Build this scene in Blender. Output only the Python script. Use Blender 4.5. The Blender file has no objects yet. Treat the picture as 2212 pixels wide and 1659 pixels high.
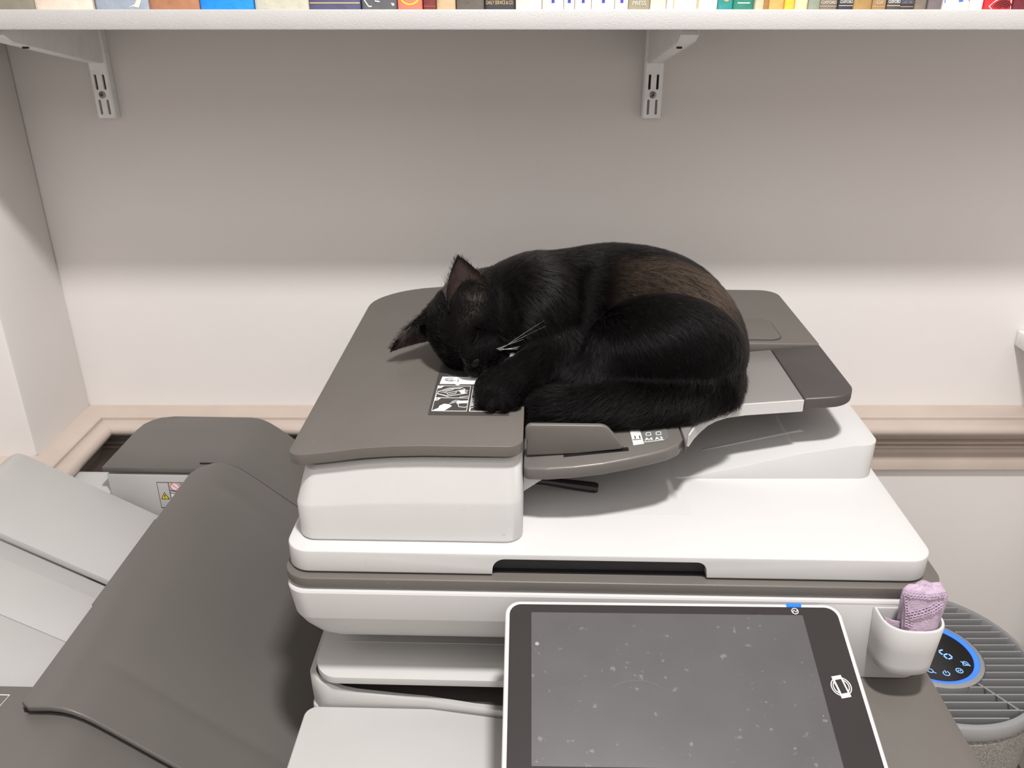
import bpy, bmesh, math, random
import numpy as np
from mathutils import Vector, Matrix

S = bpy.context.scene
COL = S.collection
R = math.radians
random.seed(4); RNG = np.random.default_rng(7)

# ------------------------------------------------------------------ camera
cam = bpy.data.cameras.new('camera'); cam_o = bpy.data.objects.new('camera', cam); COL.objects.link(cam_o)
cam.sensor_fit = 'HORIZONTAL'; cam.sensor_width = 36.0; cam.lens = 36.0 * 1820.0 / 2212.0
cam.clip_start = 0.02
EYE = 1.35
cam_o.location = (0, 0, EYE); cam_o.rotation_euler = (R(90 - 24.5), 0, 0)
S.camera = cam_o

# ------------------------------------------------------------------ world, lamps, exposure
wd = bpy.data.worlds.new('room_air'); S.world = wd; wd.use_nodes = True
wd.node_tree.nodes['Background'].inputs[0].default_value = (0.9, 0.86, 0.82, 1)
wd.node_tree.nodes['Background'].inputs[1].default_value = 0.05
S.view_settings.view_transform = 'Standard'; S.view_settings.look = 'None'
S.view_settings.gamma = 1.0; S.view_settings.use_curve_mapping = False
S.view_settings.exposure = 0.0
CEIL = 2.5
LAMPS = [(0.17, 0.10, 0.15, 39.0)]   # x, y, diameter, watts
for lx, ly, ld, lw in LAMPS:
    l = bpy.data.lights.new('ceiling_lamp_light', 'AREA'); l.shape = 'DISK'; l.size = ld; l.energy = lw
    l.color = (1.0, 0.98, 0.972)
    lo = bpy.data.objects.new('ceiling_lamp_light', l); COL.objects.link(lo); lo.location = (lx, ly, CEIL - 0.045)
# wide fill light added out of view to soften the room's shadows
FILL_PANEL = (0.0, -1.25, 3.0, 2.0, 30.0)
l = bpy.data.lights.new('fill_light', 'AREA'); l.shape = 'RECTANGLE'; l.size = FILL_PANEL[2]; l.size_y = FILL_PANEL[3]; l.energy = FILL_PANEL[4]
l.color = (1.0, 0.98, 0.985)
lo = bpy.data.objects.new('fill_light', l); COL.objects.link(lo); lo.location = (FILL_PANEL[0], FILL_PANEL[1], CEIL - 0.03)
S.cycles.max_bounces = 6; S.cycles.diffuse_bounces = 3; S.cycles.glossy_bounces = 3; S.cycles.use_denoising = True

# ------------------------------------------------------------------ materials
def mat(name, col, rough=0.45, var=0.04, vscale=9.0, bump=0.0, bscale=300.0, spec=0.5, metal=0.0, emit=None, estr=0.0, coat=0.0, trans=0.0):
    m = bpy.data.materials.new(name); m.use_nodes = True
    nt = m.node_tree; p = nt.nodes['Principled BSDF']
    p.inputs['Roughness'].default_value = rough; p.inputs['Metallic'].default_value = metal
    p.inputs['Specular IOR Level'].default_value = spec; p.inputs['Coat Weight'].default_value = coat
    p.inputs['Transmission Weight'].default_value = trans
    tc = nt.nodes.new('ShaderNodeTexCoord')
    n = nt.nodes.new('ShaderNodeTexNoise'); n.inputs['Scale'].default_value = vscale; n.inputs['Detail'].default_value = 4
    nt.links.new(tc.outputs['Object'], n.inputs['Vector'])
    rp = nt.nodes.new('ShaderNodeValToRGB')
    c = Vector(col)
    rp.color_ramp.elements[0].position = 0.3; rp.color_ramp.elements[1].position = 0.7
    rp.color_ramp.elements[0].color = (*(c * (1 - var)), 1); rp.color_ramp.elements[1].color = (*[min(1, q) for q in c * (1 + var)], 1)
    nt.links.new(n.outputs['Fac'], rp.inputs[0]); nt.links.new(rp.outputs[0], p.inputs['Base Color'])
    if bump:
        n2 = nt.nodes.new('ShaderNodeTexNoise'); n2.inputs['Scale'].default_value = bscale; n2.inputs['Detail'].default_value = 3
        nt.links.new(tc.outputs['Object'], n2.inputs['Vector'])
        b = nt.nodes.new('ShaderNodeBump'); b.inputs['Strength'].default_value = bump; b.inputs['Distance'].default_value = 0.002
        nt.links.new(n2.outputs['Fac'], b.inputs['Height']); nt.links.new(b.outputs[0], p.inputs['Normal'])
    if emit:
        p.inputs['Emission Color'].default_value = (*emit, 1); p.inputs['Emission Strength'].default_value = estr
    return m

def mixdirt(m, scale, thr, col, amount=1.0):
    """small specks with a shape of their own, mixed over the base colour"""
    nt = m.node_tree; p = nt.nodes['Principled BSDF']
    src = p.inputs['Base Color'].links[0].from_socket
    tc = nt.nodes.new('ShaderNodeTexCoord'); v = nt.nodes.new('ShaderNodeTexNoise')
    v.inputs['Scale'].default_value = scale; v.inputs['Detail'].default_value = 2.5
    nt.links.new(tc.outputs['Object'], v.inputs['Vector'])
    r = nt.nodes.new('ShaderNodeMapRange'); r.inputs['From Min'].default_value = thr; r.inputs['From Max'].default_value = thr + 0.06
    r.inputs['To Max'].default_value = amount
    nt.links.new(v.outputs['Fac'], r.inputs['Value'])
    mx = nt.nodes.new('ShaderNodeMix'); mx.data_type = 'RGBA'; mx.inputs[7].default_value = (*col, 1)
    nt.links.new(r.outputs[0], mx.inputs[0]); nt.links.new(src, mx.inputs[6]); nt.links.new(mx.outputs[2], p.inputs['Base Color'])
    return m

WALL = mat('wall_paint', (0.80, 0.762, 0.733), 0.75, 0.02, 3, 0.12, 60)
CEILM = mat('ceiling_paint', (0.85, 0.83, 0.80), 0.9, 0.02)
FLOORM = mat('floor_carpet', (0.52, 0.485, 0.45), 0.9, 0.08, 40, 0.4, 300)
RAILM = mat('rail_paint', (0.56, 0.47, 0.405), 0.38, 0.05, 14, 0.15, 90)
SHELFM = mat('shelf_paint', (0.53, 0.52, 0.51), 0.5, 0.02, 30, 0.22, 650)
METW = mat('painted_steel', (0.93, 0.915, 0.90), 0.4, 0.05, 60, 0.3, 120)
HOLE = mat('dark_hole', (0.02, 0.018, 0.016), 0.8)
SCREW = mat('screw_steel', (0.30, 0.27, 0.25), 0.35, 0.1, 200, metal=0.8)
WHITE = mixdirt(mat('white_plastic', (0.545, 0.537, 0.527), 0.42, 0.012, 20, 0.03, 1500), 300, 0.765, (0.12, 0.1, 0.09))
CREAM = mat('light_grey_plastic', (0.465, 0.456, 0.440), 0.42, 0.012, 20, 0.03, 1500)
DARK = mat('dark_grey_plastic', (0.122, 0.111, 0.098), 0.42, 0.03, 12, 0.10, 1800)
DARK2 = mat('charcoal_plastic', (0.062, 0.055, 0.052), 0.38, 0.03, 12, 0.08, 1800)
DARKS = mat('smooth_dark_plastic', (0.120, 0.111, 0.101), 0.33, 0.03, 6, 0.05, 1800)
NECK = mat('grey_neck_plastic', (0.40, 0.38, 0.36), 0.4)
BLACK = mat('black_plastic', (0.012, 0.011, 0.012), 0.35)
mixdirt(DARK, 420, 0.77, (0.55, 0.53, 0.5)); mixdirt(DARKS, 420, 0.78, (0.55, 0.53, 0.5))
SLOTM = mat('slot_charcoal', (0.035, 0.034, 0.036), 0.5)
PRINTW = mat('white_print', (0.85, 0.85, 0.83), 0.5)
LABELD = mat('label_charcoal', (0.06, 0.055, 0.05), 0.35)
LABELG = mat('label_grey', (0.14, 0.14, 0.13), 0.4)
LABELL = mat('label_light', (0.62, 0.61, 0.59), 0.5)
INK = mat('black_ink', (0.02, 0.02, 0.02), 0.5)
GLASSB = mat('bezel_glass', (0.03, 0.026, 0.027), 0.18, 0.03, spec=0.45)
SCREENM = mixdirt(mat('screen_glass', (0.080, 0.077, 0.079), 0.3, 0.06, 25, spec=0.4), 140, 0.66, (0.24, 0.235, 0.23), 0.4)
SCREENM = mixdirt(SCREENM, 420, 0.775, (0.7, 0.7, 0.68), 0.9)
LEDB = mat('led_blue', (0.0, 0.03, 0.10), 0.4, emit=(0.012, 0.20, 1.0), estr=1.2)
DISPB = mat('display_blue', (0.05, 0.2, 0.9), 0.4, emit=(0.012, 0.085, 1.0), estr=1.15)
DISPL = mat('display_pale_blue', (0.3, 0.5, 0.9), 0.4, emit=(0.10, 0.33, 1.0), estr=1.0)
REDP = mat('red_print', (0.75, 0.2, 0.2), 0.5)
YELP = mat('yellow_print', (0.9, 0.7, 0.03), 0.5)

# ------------------------------------------------------------------ helpers
OFF = {}          # thing name -> offset of its mesh data (mesh data is given in the frame of the copier or of the room)

def root(name, label, cat, loc=(0, 0, 0), rz=0.0, group=None, off=(0, 0, 0)):
    o = bpy.data.objects.new(name, None); COL.objects.link(o)
    o.location = loc; o.rotation_euler = (0, 0, rz); o.empty_display_size = 0.05
    o['label'] = label; o['category'] = cat
    if group: o['group'] = group
    OFF[o.name] = Vector(off)
    return o

def tag(o, label, cat, group=None):
    o['label'] = label; o['category'] = cat
    if group: o['group'] = group
    return o

def offset_of(o):
    while o is not None:
        if o.name in OFF: return OFF[o.name]
        o = o.parent
    return Vector((0, 0, 0))

def link(name, me, parent=None, kind=None, label=None):
    o = bpy.data.objects.new(name, me); COL.objects.link(o)
    if parent is not None: o.parent = parent
    if kind: o['kind'] = kind
    if label: o['label'] = label
    return o

def add(name, vf, m, parent=None, bev=0.0, seg=2, smooth=32, kind=None, label=None, bang=40):
    verts, faces = vf
    off = offset_of(parent)
    bm = bmesh.new()
    vs = [bm.verts.new(Vector(v) - off) for v in verts]
    for f in faces:
        try: bm.faces.new([vs[i] for i in f])
        except ValueError: pass
    bmesh.ops.remove_doubles(bm, verts=bm.verts, dist=1e-6)
    bmesh.ops.recalc_face_normals(bm, faces=bm.faces)
    if bev:
        ed = [e for e in bm.edges if len(e.link_faces) == 2 and e.calc_face_angle(0) > R(bang)]
        bmesh.ops.bevel(bm, geom=ed, offset=bev, segments=seg, profile=0.5, affect='EDGES', clamp_overlap=True)
    me = bpy.data.meshes.new(name); bm.to_mesh(me); bm.free()
    me.materials.append(m)
    if smooth:
        for p in me.polygons: p.use_smooth = True
        me.set_sharp_from_angle(angle=R(smooth))
    return link(name, me, parent, kind, label)

def bake(o):
    """apply an object's modifiers to its mesh"""
    dg = bpy.context.evaluated_depsgraph_get(); dg.update()
    me = bpy.data.meshes.new_from_object(o.evaluated_get(dg))
    o.modifiers.clear(); o.data = me
    return o

def carve(o, cutters):
    for c in cutters:
        md = o.modifiers.new('cut', 'BOOLEAN'); md.operation = 'DIFFERENCE'; md.object = c; md.solver = 'EXACT'
    bake(o)
    for c in cutters: bpy.data.objects.remove(c, do_unlink=True)
    for p in o.data.polygons: p.use_smooth = True
    o.data.set_sharp_from_angle(angle=R(32))
    return o

def rpoly(pts, r=0.0, n=6):
    """polygon with rounded corners; a point may carry its own radius"""
    out = []; N = len(pts)
    for i in range(N):
        p = Vector(pts[i][:2]); a = Vector(pts[i - 1][:2]); b = Vector(pts[(i + 1) % N][:2])
        rr = pts[i][2] if len(pts[i]) > 2 else r
        d1 = (a - p); d2 = (b - p); l1, l2 = d1.length, d2.length; d1.normalize(); d2.normalize()
        cosang = max(-1, min(1, d1.dot(d2))); ang = math.acos(cosang)
        if rr <= 0 or ang > math.pi - 0.02: out.append((p.x, p.y)); continue
        t = min(rr / math.tan(ang / 2), l1 * 0.49, l2 * 0.49); rr = t * math.tan(ang / 2)
        bis = (d1 + d2).normalized(); c = p + bis * (rr / math.sin(ang / 2))
        s = p + d1 * t - c; e = p + d2 * t - c
        a0 = math.atan2(s.y, s.x); a1 = math.atan2(e.y, e.x); da = (a1 - a0 + math.pi) % (2 * math.pi) - math.pi
        for k in range(n + 1):
            q = a0 + da * k / n; out.append((c.x + rr * math.cos(q), c.y + rr * math.sin(q)))
    return out

def rrect(x0, x1, y0, y1, r=0.0, n=6):
    return rpoly([(x0, y0), (x1, y0), (x1, y1), (x0, y1)], r, n)

def prism(poly, a0, a1, ax='z'):
    f = {'z': lambda p, q, a: (p, q, a), 'y': lambda p, q, a: (p, a, q), 'x': lambda p, q, a: (a, p, q)}[ax]
    n = len(poly)
    v = [f(p, q, a0) for p, q in poly] + [f(p, q, a1) for p, q in poly]
    fs = [list(range(n))[::-1], list(range(n, 2 * n))] + [[i, (i + 1) % n, n + (i + 1) % n, n + i] for i in range(n)]
    return v, fs

def box(x0, x1, y0, y1, z0, z1): return prism([(x0, y0), (x1, y0), (x1, y1), (x0, y1)], z0, z1)

def loft(rings, cap0=True, cap1=True, closed=True):
    n = len(rings[0]); v = [p for r in rings for p in r]; fs = []
    for k in range(len(rings) - 1):
        for i in range(n if closed else n - 1):
            j = (i + 1) % n; fs.append([k * n + i, k * n + j, (k + 1) * n + j, (k + 1) * n + i])
    if cap0: fs.append(list(range(n))[::-1])
    if cap1: fs.append([(len(rings) - 1) * n + i for i in range(n)])
    return v, fs

def join(*vfs):
    V = []; F = []
    for v, f in vfs:
        k = len(V); V += list(v); F += [[i + k for i in q] for q in f]
    return V, F

def tube(pts, r, n=8, caps=True):
    pts = [Vector(p) for p in pts]; rings = []
    up = Vector((0.013, 0.021, 1))
    for i, p in enumerate(pts):
        d = (pts[min(i + 1, len(pts) - 1)] - pts[max(i - 1, 0)]).normalized()
        a = d.cross(up)
        if a.length < 1e-4: a = d.cross(Vector((1, 0, 0)))
        a.normalize(); b = d.cross(a).normalized(); rr = r[i] if hasattr(r, '__len__') else r
        rings.append([tuple(p + a * rr * math.cos(2 * math.pi * k / n) + b * rr * math.sin(2 * math.pi * k / n)) for k in range(n)])
    return loft(rings, caps, caps)

def lathe(prof, cx, cy, n=64, caps=True):
    rings = [[(cx + r * math.cos(2 * math.pi * k / n), cy + r * math.sin(2 * math.pi * k / n), z) for k in range(n)] for r, z in prof]
    return loft(rings, caps, caps)

def plate(plan, ztop, thick, cuts=(), cutsw=()):
    """a plate of the given plan whose top follows ztop(u, w)"""
    bm = bmesh.new(); f = bm.faces.new([bm.verts.new((p, q, 0)) for p, q in plan])
    for c in cuts:
        bmesh.ops.bisect_plane(bm, geom=bm.verts[:] + bm.edges[:] + bm.faces[:], plane_co=(c, 0, 0), plane_no=(1, 0, 0), dist=1e-7)
    for c in cutsw:
        bmesh.ops.bisect_plane(bm, geom=bm.verts[:] + bm.edges[:] + bm.faces[:], plane_co=(0, c, 0), plane_no=(0, 1, 0), dist=1e-7)
    bm.verts.index_update(); n = len(bm.verts)
    V = [(v.co.x, v.co.y, ztop(v.co.x, v.co.y)) for v in bm.verts]
    V += [(x, y, z - thick) for x, y, z in V]
    F = [[v.index for v in f.verts] for f in bm.faces]
    F2 = [[i + n for i in f][::-1] for f in F]
    F3 = [[e.verts[0].index, e.verts[1].index, e.verts[1].index + n, e.verts[0].index + n] for e in bm.edges if len(e.link_faces) == 1]
    bm.free()
    return V, F + F2 + F3

def text_vf(s, size, fn, extr=0.0003, align='CENTER', shear=0.0, space=1.0):
    """letters as a mesh; fn(x, y, h) places them"""
    cu = bpy.data.curves.new('lettering', 'FONT'); cu.body = s; cu.size = size; cu.align_x = align; cu.align_y = 'CENTER'
    cu.resolution_u = 3; cu.shear = shear; cu.space_character = space
    o = bpy.data.objects.new('lettering', cu); COL.objects.link(o)
    dg = bpy.context.evaluated_depsgraph_get(); me = bpy.data.meshes.new_from_object(o.evaluated_get(dg))
    n = len(me.vertices)
    V = [fn(v.co.x, v.co.y, extr) for v in me.vertices] + [fn(v.co.x, v.co.y, 0) for v in me.vertices]
    F = [list(p.vertices) for p in me.polygons]
    ed = {}
    for p in me.polygons:
        for k in p.edge_keys: ed[k] = ed.get(k, 0) + 1
    F += [[i + n for i in f][::-1] for f in F] + [[a, b, b + n, a + n] for (a, b), c in ed.items() if c == 1]
    bpy.data.objects.remove(o, do_unlink=True); bpy.data.curves.remove(cu); bpy.data.meshes.remove(me)
    return V, F

def stroke(pts, wd, fn, h=0.0003, closed=False):
    """a printed line of width wd along 2-D points"""
    P = [Vector(p) for p in pts]; n = len(P); L = []; Rr = []
    for i in range(n):
        a = P[i - 1] if (i > 0 or closed) else P[i]; b = P[(i + 1) % n] if (i < n - 1 or closed) else P[i]
        d = (b - a); d = d.normalized() if d.length else Vector((1, 0)); nn = Vector((-d.y, d.x))
        L.append(P[i] + nn * wd / 2); Rr.append(P[i] - nn * wd / 2)
    V = []; F = []
    for hh in (h, 0):
        V += [fn(p.x, p.y, hh) for p in L] + [fn(p.x, p.y, hh) for p in Rr]
    m = 2 * n
    for i in range(n if closed else n - 1):
        j = (i + 1) % n
        F += [[i, j, n + j, n + i], [m + i, m + n + i, m + n + j, m + j], [i, m + i, m + j, j], [n + i, n + j, m + n + j, m + n + i]]
    return V, F

def patch(pts, fn, h=0.0003):
    n = len(pts); V = [fn(p[0], p[1], h) for p in pts] + [fn(p[0], p[1], 0) for p in pts]
    return V, [list(range(n)), list(range(n, 2 * n))[::-1]] + [[i, (i + 1) % n, n + (i + 1) % n, n + i] for i in range(n)]

def arc(cx, cy, rx, ry, a0, a1, n=16):
    return [(cx + rx * math.cos(R(a0 + (a1 - a0) * k / n)), cy + ry * math.sin(R(a0 + (a1 - a0) * k / n))) for k in range(n + 1)]

def struct(name, vf, m, parent=None, **k): return add(name, vf, m, parent, kind='structure', **k)

# ------------------------------------------------------------------ the room
WY = 1.24; XL = -0.69; YP = 1.071
struct('floor', box(-2.2, 2.2, -2.6, 1.44, -0.1, 0.0), FLOORM)
struct('ceiling', box(-2.2, 2.2, -2.6, 1.44, CEIL, CEIL + 0.1), CEILM)
struct('wall_back', box(-2.2, 2.2, WY, WY + 0.2, 0, CEIL), WALL)
struct('wall_left', box(-2.0, XL, YP, WY, 0, CEIL), WALL, bev=0.006)
struct('wall_far_left', box(-2.2, -2.0, -2.6, WY, 0, CEIL), WALL)
struct('wall_right', box(2.0, 2.2, -2.6, WY, 0, CEIL), WALL)
struct('wall_behind', box(-2.0, 2.0, -2.6, -2.4, 0, CEIL), WALL)

def rail_profile():
    p = [(0.0, 0.747), (0.028, 0.7420), (0.0305, 0.7395), (0.0305, 0.7355), (0.036, 0.7385)]
    p += [(0.040 + 0.016 * math.sin(R(a)), 0.7262 + 0.0122 * math.cos(R(a))) for a in range(0, 181, 18)]
    p += [(0.030, 0.7125), (0.014, 0.706), (0.0065, 0.695), (0.0065, 0.688)]
    p += [(0.008 + 0.006 * math.sin(R(a)), 0.6832 + 0.0040 * math.cos(R(a))) for a in range(0, 181, 30)]
    p += [(0.006, 0.6785)]
    p += [(0.007 + 0.005 * math.sin(R(a)), 0.6742 + 0.0036 * math.cos(R(a))) for a in range(0, 181, 30)]
    p += [(0.0045, 0.6690), (0.0045, 0.6610), (0.0115, 0.6570), (0.0125, 0.6555), (0.0125, 0.6325), (0.0110, 0.631), (0.0, 0.6265)]
    return p
def rail_sweep():
    pr = rail_profile()
    path = [lambda d: (2.0, WY - d), lambda d: (XL + d, WY - d), lambda d: (XL + d, YP - d), lambda d: (-2.0, YP - d)]
    rings = [[(*f(d), z) for d, z in pr] for f in path]
    v, fs = loft(rings, True, True, closed=False)
    return v, fs
struct('trim_1', rail_sweep(), RAILM, smooth=38)

for lx, ly, ld, lw in LAMPS:
    r_ = ld / 2 + 0.03
    t = root('ceiling_lamp', 'round ceiling lamp above the copier', 'lamp', (lx, ly, CEIL))
    add('lamp_rim', lathe([(r_, 0), (r_, -0.03), (r_ - 0.008, -0.036), (r_ - 0.024, -0.036), (r_ - 0.024, -0.028), (r_ - 0.03, -0.002)], 0, 0, 48), METW, t)

t = root('added_fill_panel', 'wide flat fill light added under the ceiling, out of view', 'lamp', (FILL_PANEL[0], FILL_PANEL[1], CEIL))
for sx in (-1, 1): add('fill_frame', box(sx * FILL_PANEL[2] / 2 - 0.01 + sx * 0.015, sx * FILL_PANEL[2] / 2 + 0.01 + sx * 0.015, -FILL_PANEL[3] / 2 - 0.025, FILL_PANEL[3] / 2 + 0.025, -0.035, -0.0005), METW, t)
for sy in (-1, 1): add('fill_frame', box(-FILL_PANEL[2] / 2, FILL_PANEL[2] / 2, sy * FILL_PANEL[3] / 2 - 0.01 + sy * 0.015, sy * FILL_PANEL[3] / 2 + 0.01 + sy * 0.015, -0.035, -0.0005), METW, t)

# ------------------------------------------------------------------ book shelf and its brackets
SH0, SH1 = 1.3212, 1.3410      # underside and top of the board
SF = 0.965                     # front edge
sh = add('wall_shelf', box(XL + 0.001 - 0.0, 1.6, SF, WY - 0.001, SH0, SH1), SHELFM, bev=0.0015, seg=2)
tag(sh, 'long white painted shelf board carrying the row of books', 'shelf')

def bracket(cx, label):
    t = root('shelf_bracket', label, 'bracket', (cx, WY, SH0), group='shelf brackets', off=(cx, WY, SH0))
    hw = 0.0128; yf = WY - 0.016
    # slotted upright with real slots
    z1, z0 = SH0 - 0.001, 1.2000
    up = add('upright', prism([(cx - hw, WY - 0.0005), (cx - hw, yf + 0.002), (cx - hw + 0.002, yf), (cx + hw - 0.002, yf), (cx + hw, yf + 0.002), (cx + hw, WY - 0.0005)], z0, z1), METW, t)
    cuts = []
    for sz in (1.2146, 1.2475):
        for sx in (-0.0055, 0.0055):
            cuts.append(add('cutter', prism([(p + cx + sx, q + sz) for p, q in rrect(-0.0017, 0.0017, -0.0100, 0.0100, 0.0016, 4)], yf - 0.01, yf + 0.006, 'y'), HOLE, t))
    carve(up, cuts)
    for sz in (1.2146, 1.2475):
        for sx in (-0.0055, 0.0055):
            add('slot', prism([(p + cx + sx, q + sz) for p, q in rrect(-0.0017, 0.0017, -0.0100, 0.0100, 0.0016, 4)], yf + 0.0045, yf + 0.0058, 'y'), HOLE if sz > 1.23 else NECK, t)
    sc = add('screw', lathe([(0.0046, 0), (0.0046, 0.0006), (0.003, 0.0016), (0.0001, 0.002)], 0, 0, 20), SCREW, t)
    sc.location = Vector((cx, yf, 1.2309)) - OFF[t.name]; sc.rotation_euler = (R(90), 0, 0)
    off = OFF[t.name]
    for v in sc.data.vertices: v.co += off
    cr = add('screw_slot', join(box(-0.0022, 0.0022, -0.0005, 0.0005, 0.0014, 0.0022), box(-0.0005, 0.0005, -0.0022, 0.0022, 0.0014, 0.0022)), HOLE, sc)
    for v in cr.data.vertices: v.co += off
    # the tapering pressed-steel arm, a folded channel
    yb, yt = yf + 0.001, 1.000
    for s in (-1, 1):
        side = [(yb, SH0 - 0.001), (yt, SH0 - 0.001), (yt - 0.004, SH0 - 0.006), (yt + 0.012, SH0 - 0.0135), (yb - 0.01, 1.2725), (yb, 1.2725)]
        add('arm_side', prism(side, cx + s * 0.0092 - 0.0008, cx + s * 0.0092 + 0.0008, 'x'), METW, t)
    add('arm_edge', prism([(yb - 0.01, 1.2725), (yt + 0.012, SH0 - 0.0135), (yt - 0.003, SH0 - 0.006), (yt + 0.001, SH0 - 0.001), (yt + 0.006, SH0 - 0.001), (yt + 0.004, SH0 - 0.006), (yt + 0.014, SH0 - 0.0115), (yb - 0.01, 1.2745), (yb, 1.2745), (yb, 1.2725)], cx - 0.0092, cx + 0.0092, 'x'), METW, t)
    add('arm_notch', box(cx - 0.003, cx + 0.003, 1.0515, 1.056, 1.2985, 1.3005), HOLE, t)
    return t
bracket(-0.5655, 'white slotted shelf bracket nearest the corner of the room')
bracket(0.1945, 'white slotted shelf bracket above the sleeping cat')

# ------------------------------------------------------------------ books
BK = [  # pixel-derived X extents (m), colour, label, options
 (0, 82, (0.24, 0.22, 0.17), 'grey-brown book at the left end of the shelf', {}),
 (83, 207, (0.78, 0.66, 0.55), 'wide cream book beside the grey-brown one', {}),
 (212, 327, (0.33, 0.38, 0.45), 'slate-blue book in a torn clear wrapper', {'tear': 1}),
 (329, 436, (0.42, 0.19, 0.10), 'brown leather book left of the bright blue one', {}),
 (438, 552, (0.01, 0.27, 0.90), 'bright blue book between brown and olive ones', {'foot': (0.10, 0.32, 0.72)}),
 (554, 670, (0.56, 0.54, 0.43), 'pale olive cloth book right of the bright blue one', {}),
 (672, 781, (0.09, 0.09, 0.17), 'dark navy book with a gold line across the spine', {'band': (0.75, 0.52, 0.25), 'bz': 0.0062, 'bt': 0.001}),
 (783, 859, (0.12, 0.12, 0.13), 'black book in a crinkled shiny wrapper', {'shiny': 1}),
 (861, 914, (0.86, 0.20, 0.13), 'red book with a yellow disc on the spine', {'disc': 1}),
 (917, 943, (0.20, 0.035, 0.03), 'thin dark red book beside the tan one', {'band': (0.45, 0.2, 0.15), 'bz': 0.003, 'bt': 0.0004}),
 (944, 985, (0.58, 0.42, 0.25), 'tan book beside the thin dark red one', {}),
 (987, 1046, (0.13, 0.11, 0.09), 'dark taupe book right of the tan one', {}),
 (1047, 1112, (0.045, 0.045, 0.055), 'black book with gold capitals DAILY SERVICE', {'text': 'DAILY SERVICE & CO', 'tc': (0.72, 0.52, 0.24), 'ts': 0.0052, 'tz': 0.0064}),
 (1114, 1170, (0.82, 0.70, 0.60), 'pinkish beige book right of the gold-lettered black one', {}),
 (1171, 1216, (0.88, 0.82, 0.75), 'leftmost of the five white books with a small blue square', {'sq': 1}),
 (1217, 1239, (0.88, 0.83, 0.78), 'second of the five white books with a small blue square', {'sq': 1}),
 (1241, 1275, (0.90, 0.86, 0.84), 'third of the five white books with a small blue square', {'sq': 1}),
 (1277, 1325, (0.87, 0.82, 0.76), 'fourth of the five white books with a small blue square', {'sq': 1}),
 (1327, 1354, (0.88, 0.84, 0.82), 'rightmost of the five white books with a small blue square', {'sq': 1}),
 (1355, 1400, (0.33, 0.29, 0.19), 'khaki book with PRESS in white capitals', {'text': 'PRESS', 'tc': (0.8, 0.76, 0.68), 'ts': 0.0058, 'tz': 0.0058}),
 (1402, 1435, (0.76, 0.67, 0.55), 'beige book right of the khaki one', {}),
 (1437, 1450, (0.85, 0.78, 0.68), 'thin pale book between beige and cream ones', {}),
 (1453, 1502, (0.87, 0.78, 0.60), 'cream book with worn foot, wider of the cream pair', {}),
 (1506, 1545, (0.87, 0.80, 0.66), 'cream book beside the teal one', {}),
 (1546, 1577, (0.03, 0.28, 0.27), 'teal book with an orange mark', {'mark': (0.85, 0.42, 0.10)}),
 (1580, 1624, (0.03, 0.22, 0.15), 'dark green book with a white line', {'band': (0.75, 0.8, 0.75), 'bz': 0.0062, 'bt': 0.0011, 'bw': 0.6}),
 (1625, 1643, (0.56, 0.50, 0.33), 'thin pale green-cream book', {}),
 (1644, 1655, (0.35, 0.18, 0.06), 'thinnest book, brown, beside the orange-tan one', {}),
 (1656, 1688, (0.65, 0.38, 0.12), 'orange-tan book left of the yellow one', {}),
 (1689, 1709, (0.90, 0.52, 0.05), 'thin yellow book beside the orange-tan one', {}),
 (1711, 1738, (0.80, 0.62, 0.38), 'pale orange-cream book right of the yellow one', {}),
 (1739, 1763, (0.27, 0.31, 0.23), 'grey-green book left of the lettered taupe one', {}),
 (1765, 1803, (0.22, 0.175, 0.125), 'taupe book lettered OXFORD above a thin line', {'text': 'OXFORD', 'tc': (0.75, 0.7, 0.6), 'ts': 0.0042, 'tz': 0.0066, 'band': (0.6, 0.5, 0.38), 'bz': 0.0030, 'bt': 0.0005}),
 (1804, 1835, (0.035, 0.04, 0.055), 'black book lettered OXFORD above a cream line', {'text': 'OXFORD', 'tc': (0.8, 0.78, 0.72), 'ts': 0.0042, 'tz': 0.0072, 'band': (0.75, 0.62, 0.45), 'bz': 0.0036, 'bt': 0.0006}),
 (1836, 1875, (0.40, 0.25, 0.09), 'worn golden-brown book between lettered books', {}),
 (1876, 1905, (0.36, 0.22, 0.10), 'brown book with a pale OX mark', {'text': 'OX', 'tc': (0.75, 0.6, 0.42), 'ts': 0.0048, 'tz': 0.0066, 'band': (0.6, 0.42, 0.22), 'bz': 0.0026, 'bt': 0.0005}),
 (1907, 1936, (0.075, 0.07, 0.065), 'dark grey book with white lettering above a cream line', {'text': 'OXFORD', 'tc': (0.85, 0.85, 0.85), 'ts': 0.0046, 'tz': 0.0074, 'band': (0.7, 0.55, 0.38), 'bz': 0.0036, 'bt': 0.0007}),
 (1938, 1967, (0.035, 0.035, 0.055), 'near-black book with an orange-brown line near its foot', {'text': 'OXFORD', 'tc': (0.28, 0.28, 0.32), 'ts': 0.0046, 'tz': 0.0068, 'band': (0.55, 0.32, 0.15), 'bz': 0.0026, 'bt': 0.0007}),
 (1969, 1993, (0.21, 0.17, 0.13), 'plain brown-grey book beside the mauve-grey one', {}),
 (1996, 2025, (0.17, 0.14, 0.145), 'mauve-grey worn book left of the blue-panelled white one', {}),
 (2027, 2085, (0.74, 0.71, 0.67), 'white book with a blue panel on its spine', {'panel': (0.08, 0.17, 0.55)}),
 (2087, 2115, (0.88, 0.85, 0.80), 'plain white book left of the red one', {}),
 (2117, 2176, (0.62, 0.02, 0.03), 'red book with black and white arcs', {'arcs': 1}),
 (2178, 2260, (0.15, 0.015, 0.025), 'maroon leather book at the right end of the shelf', {'mark': (0.6, 0.35, 0.1)}),
]
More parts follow.
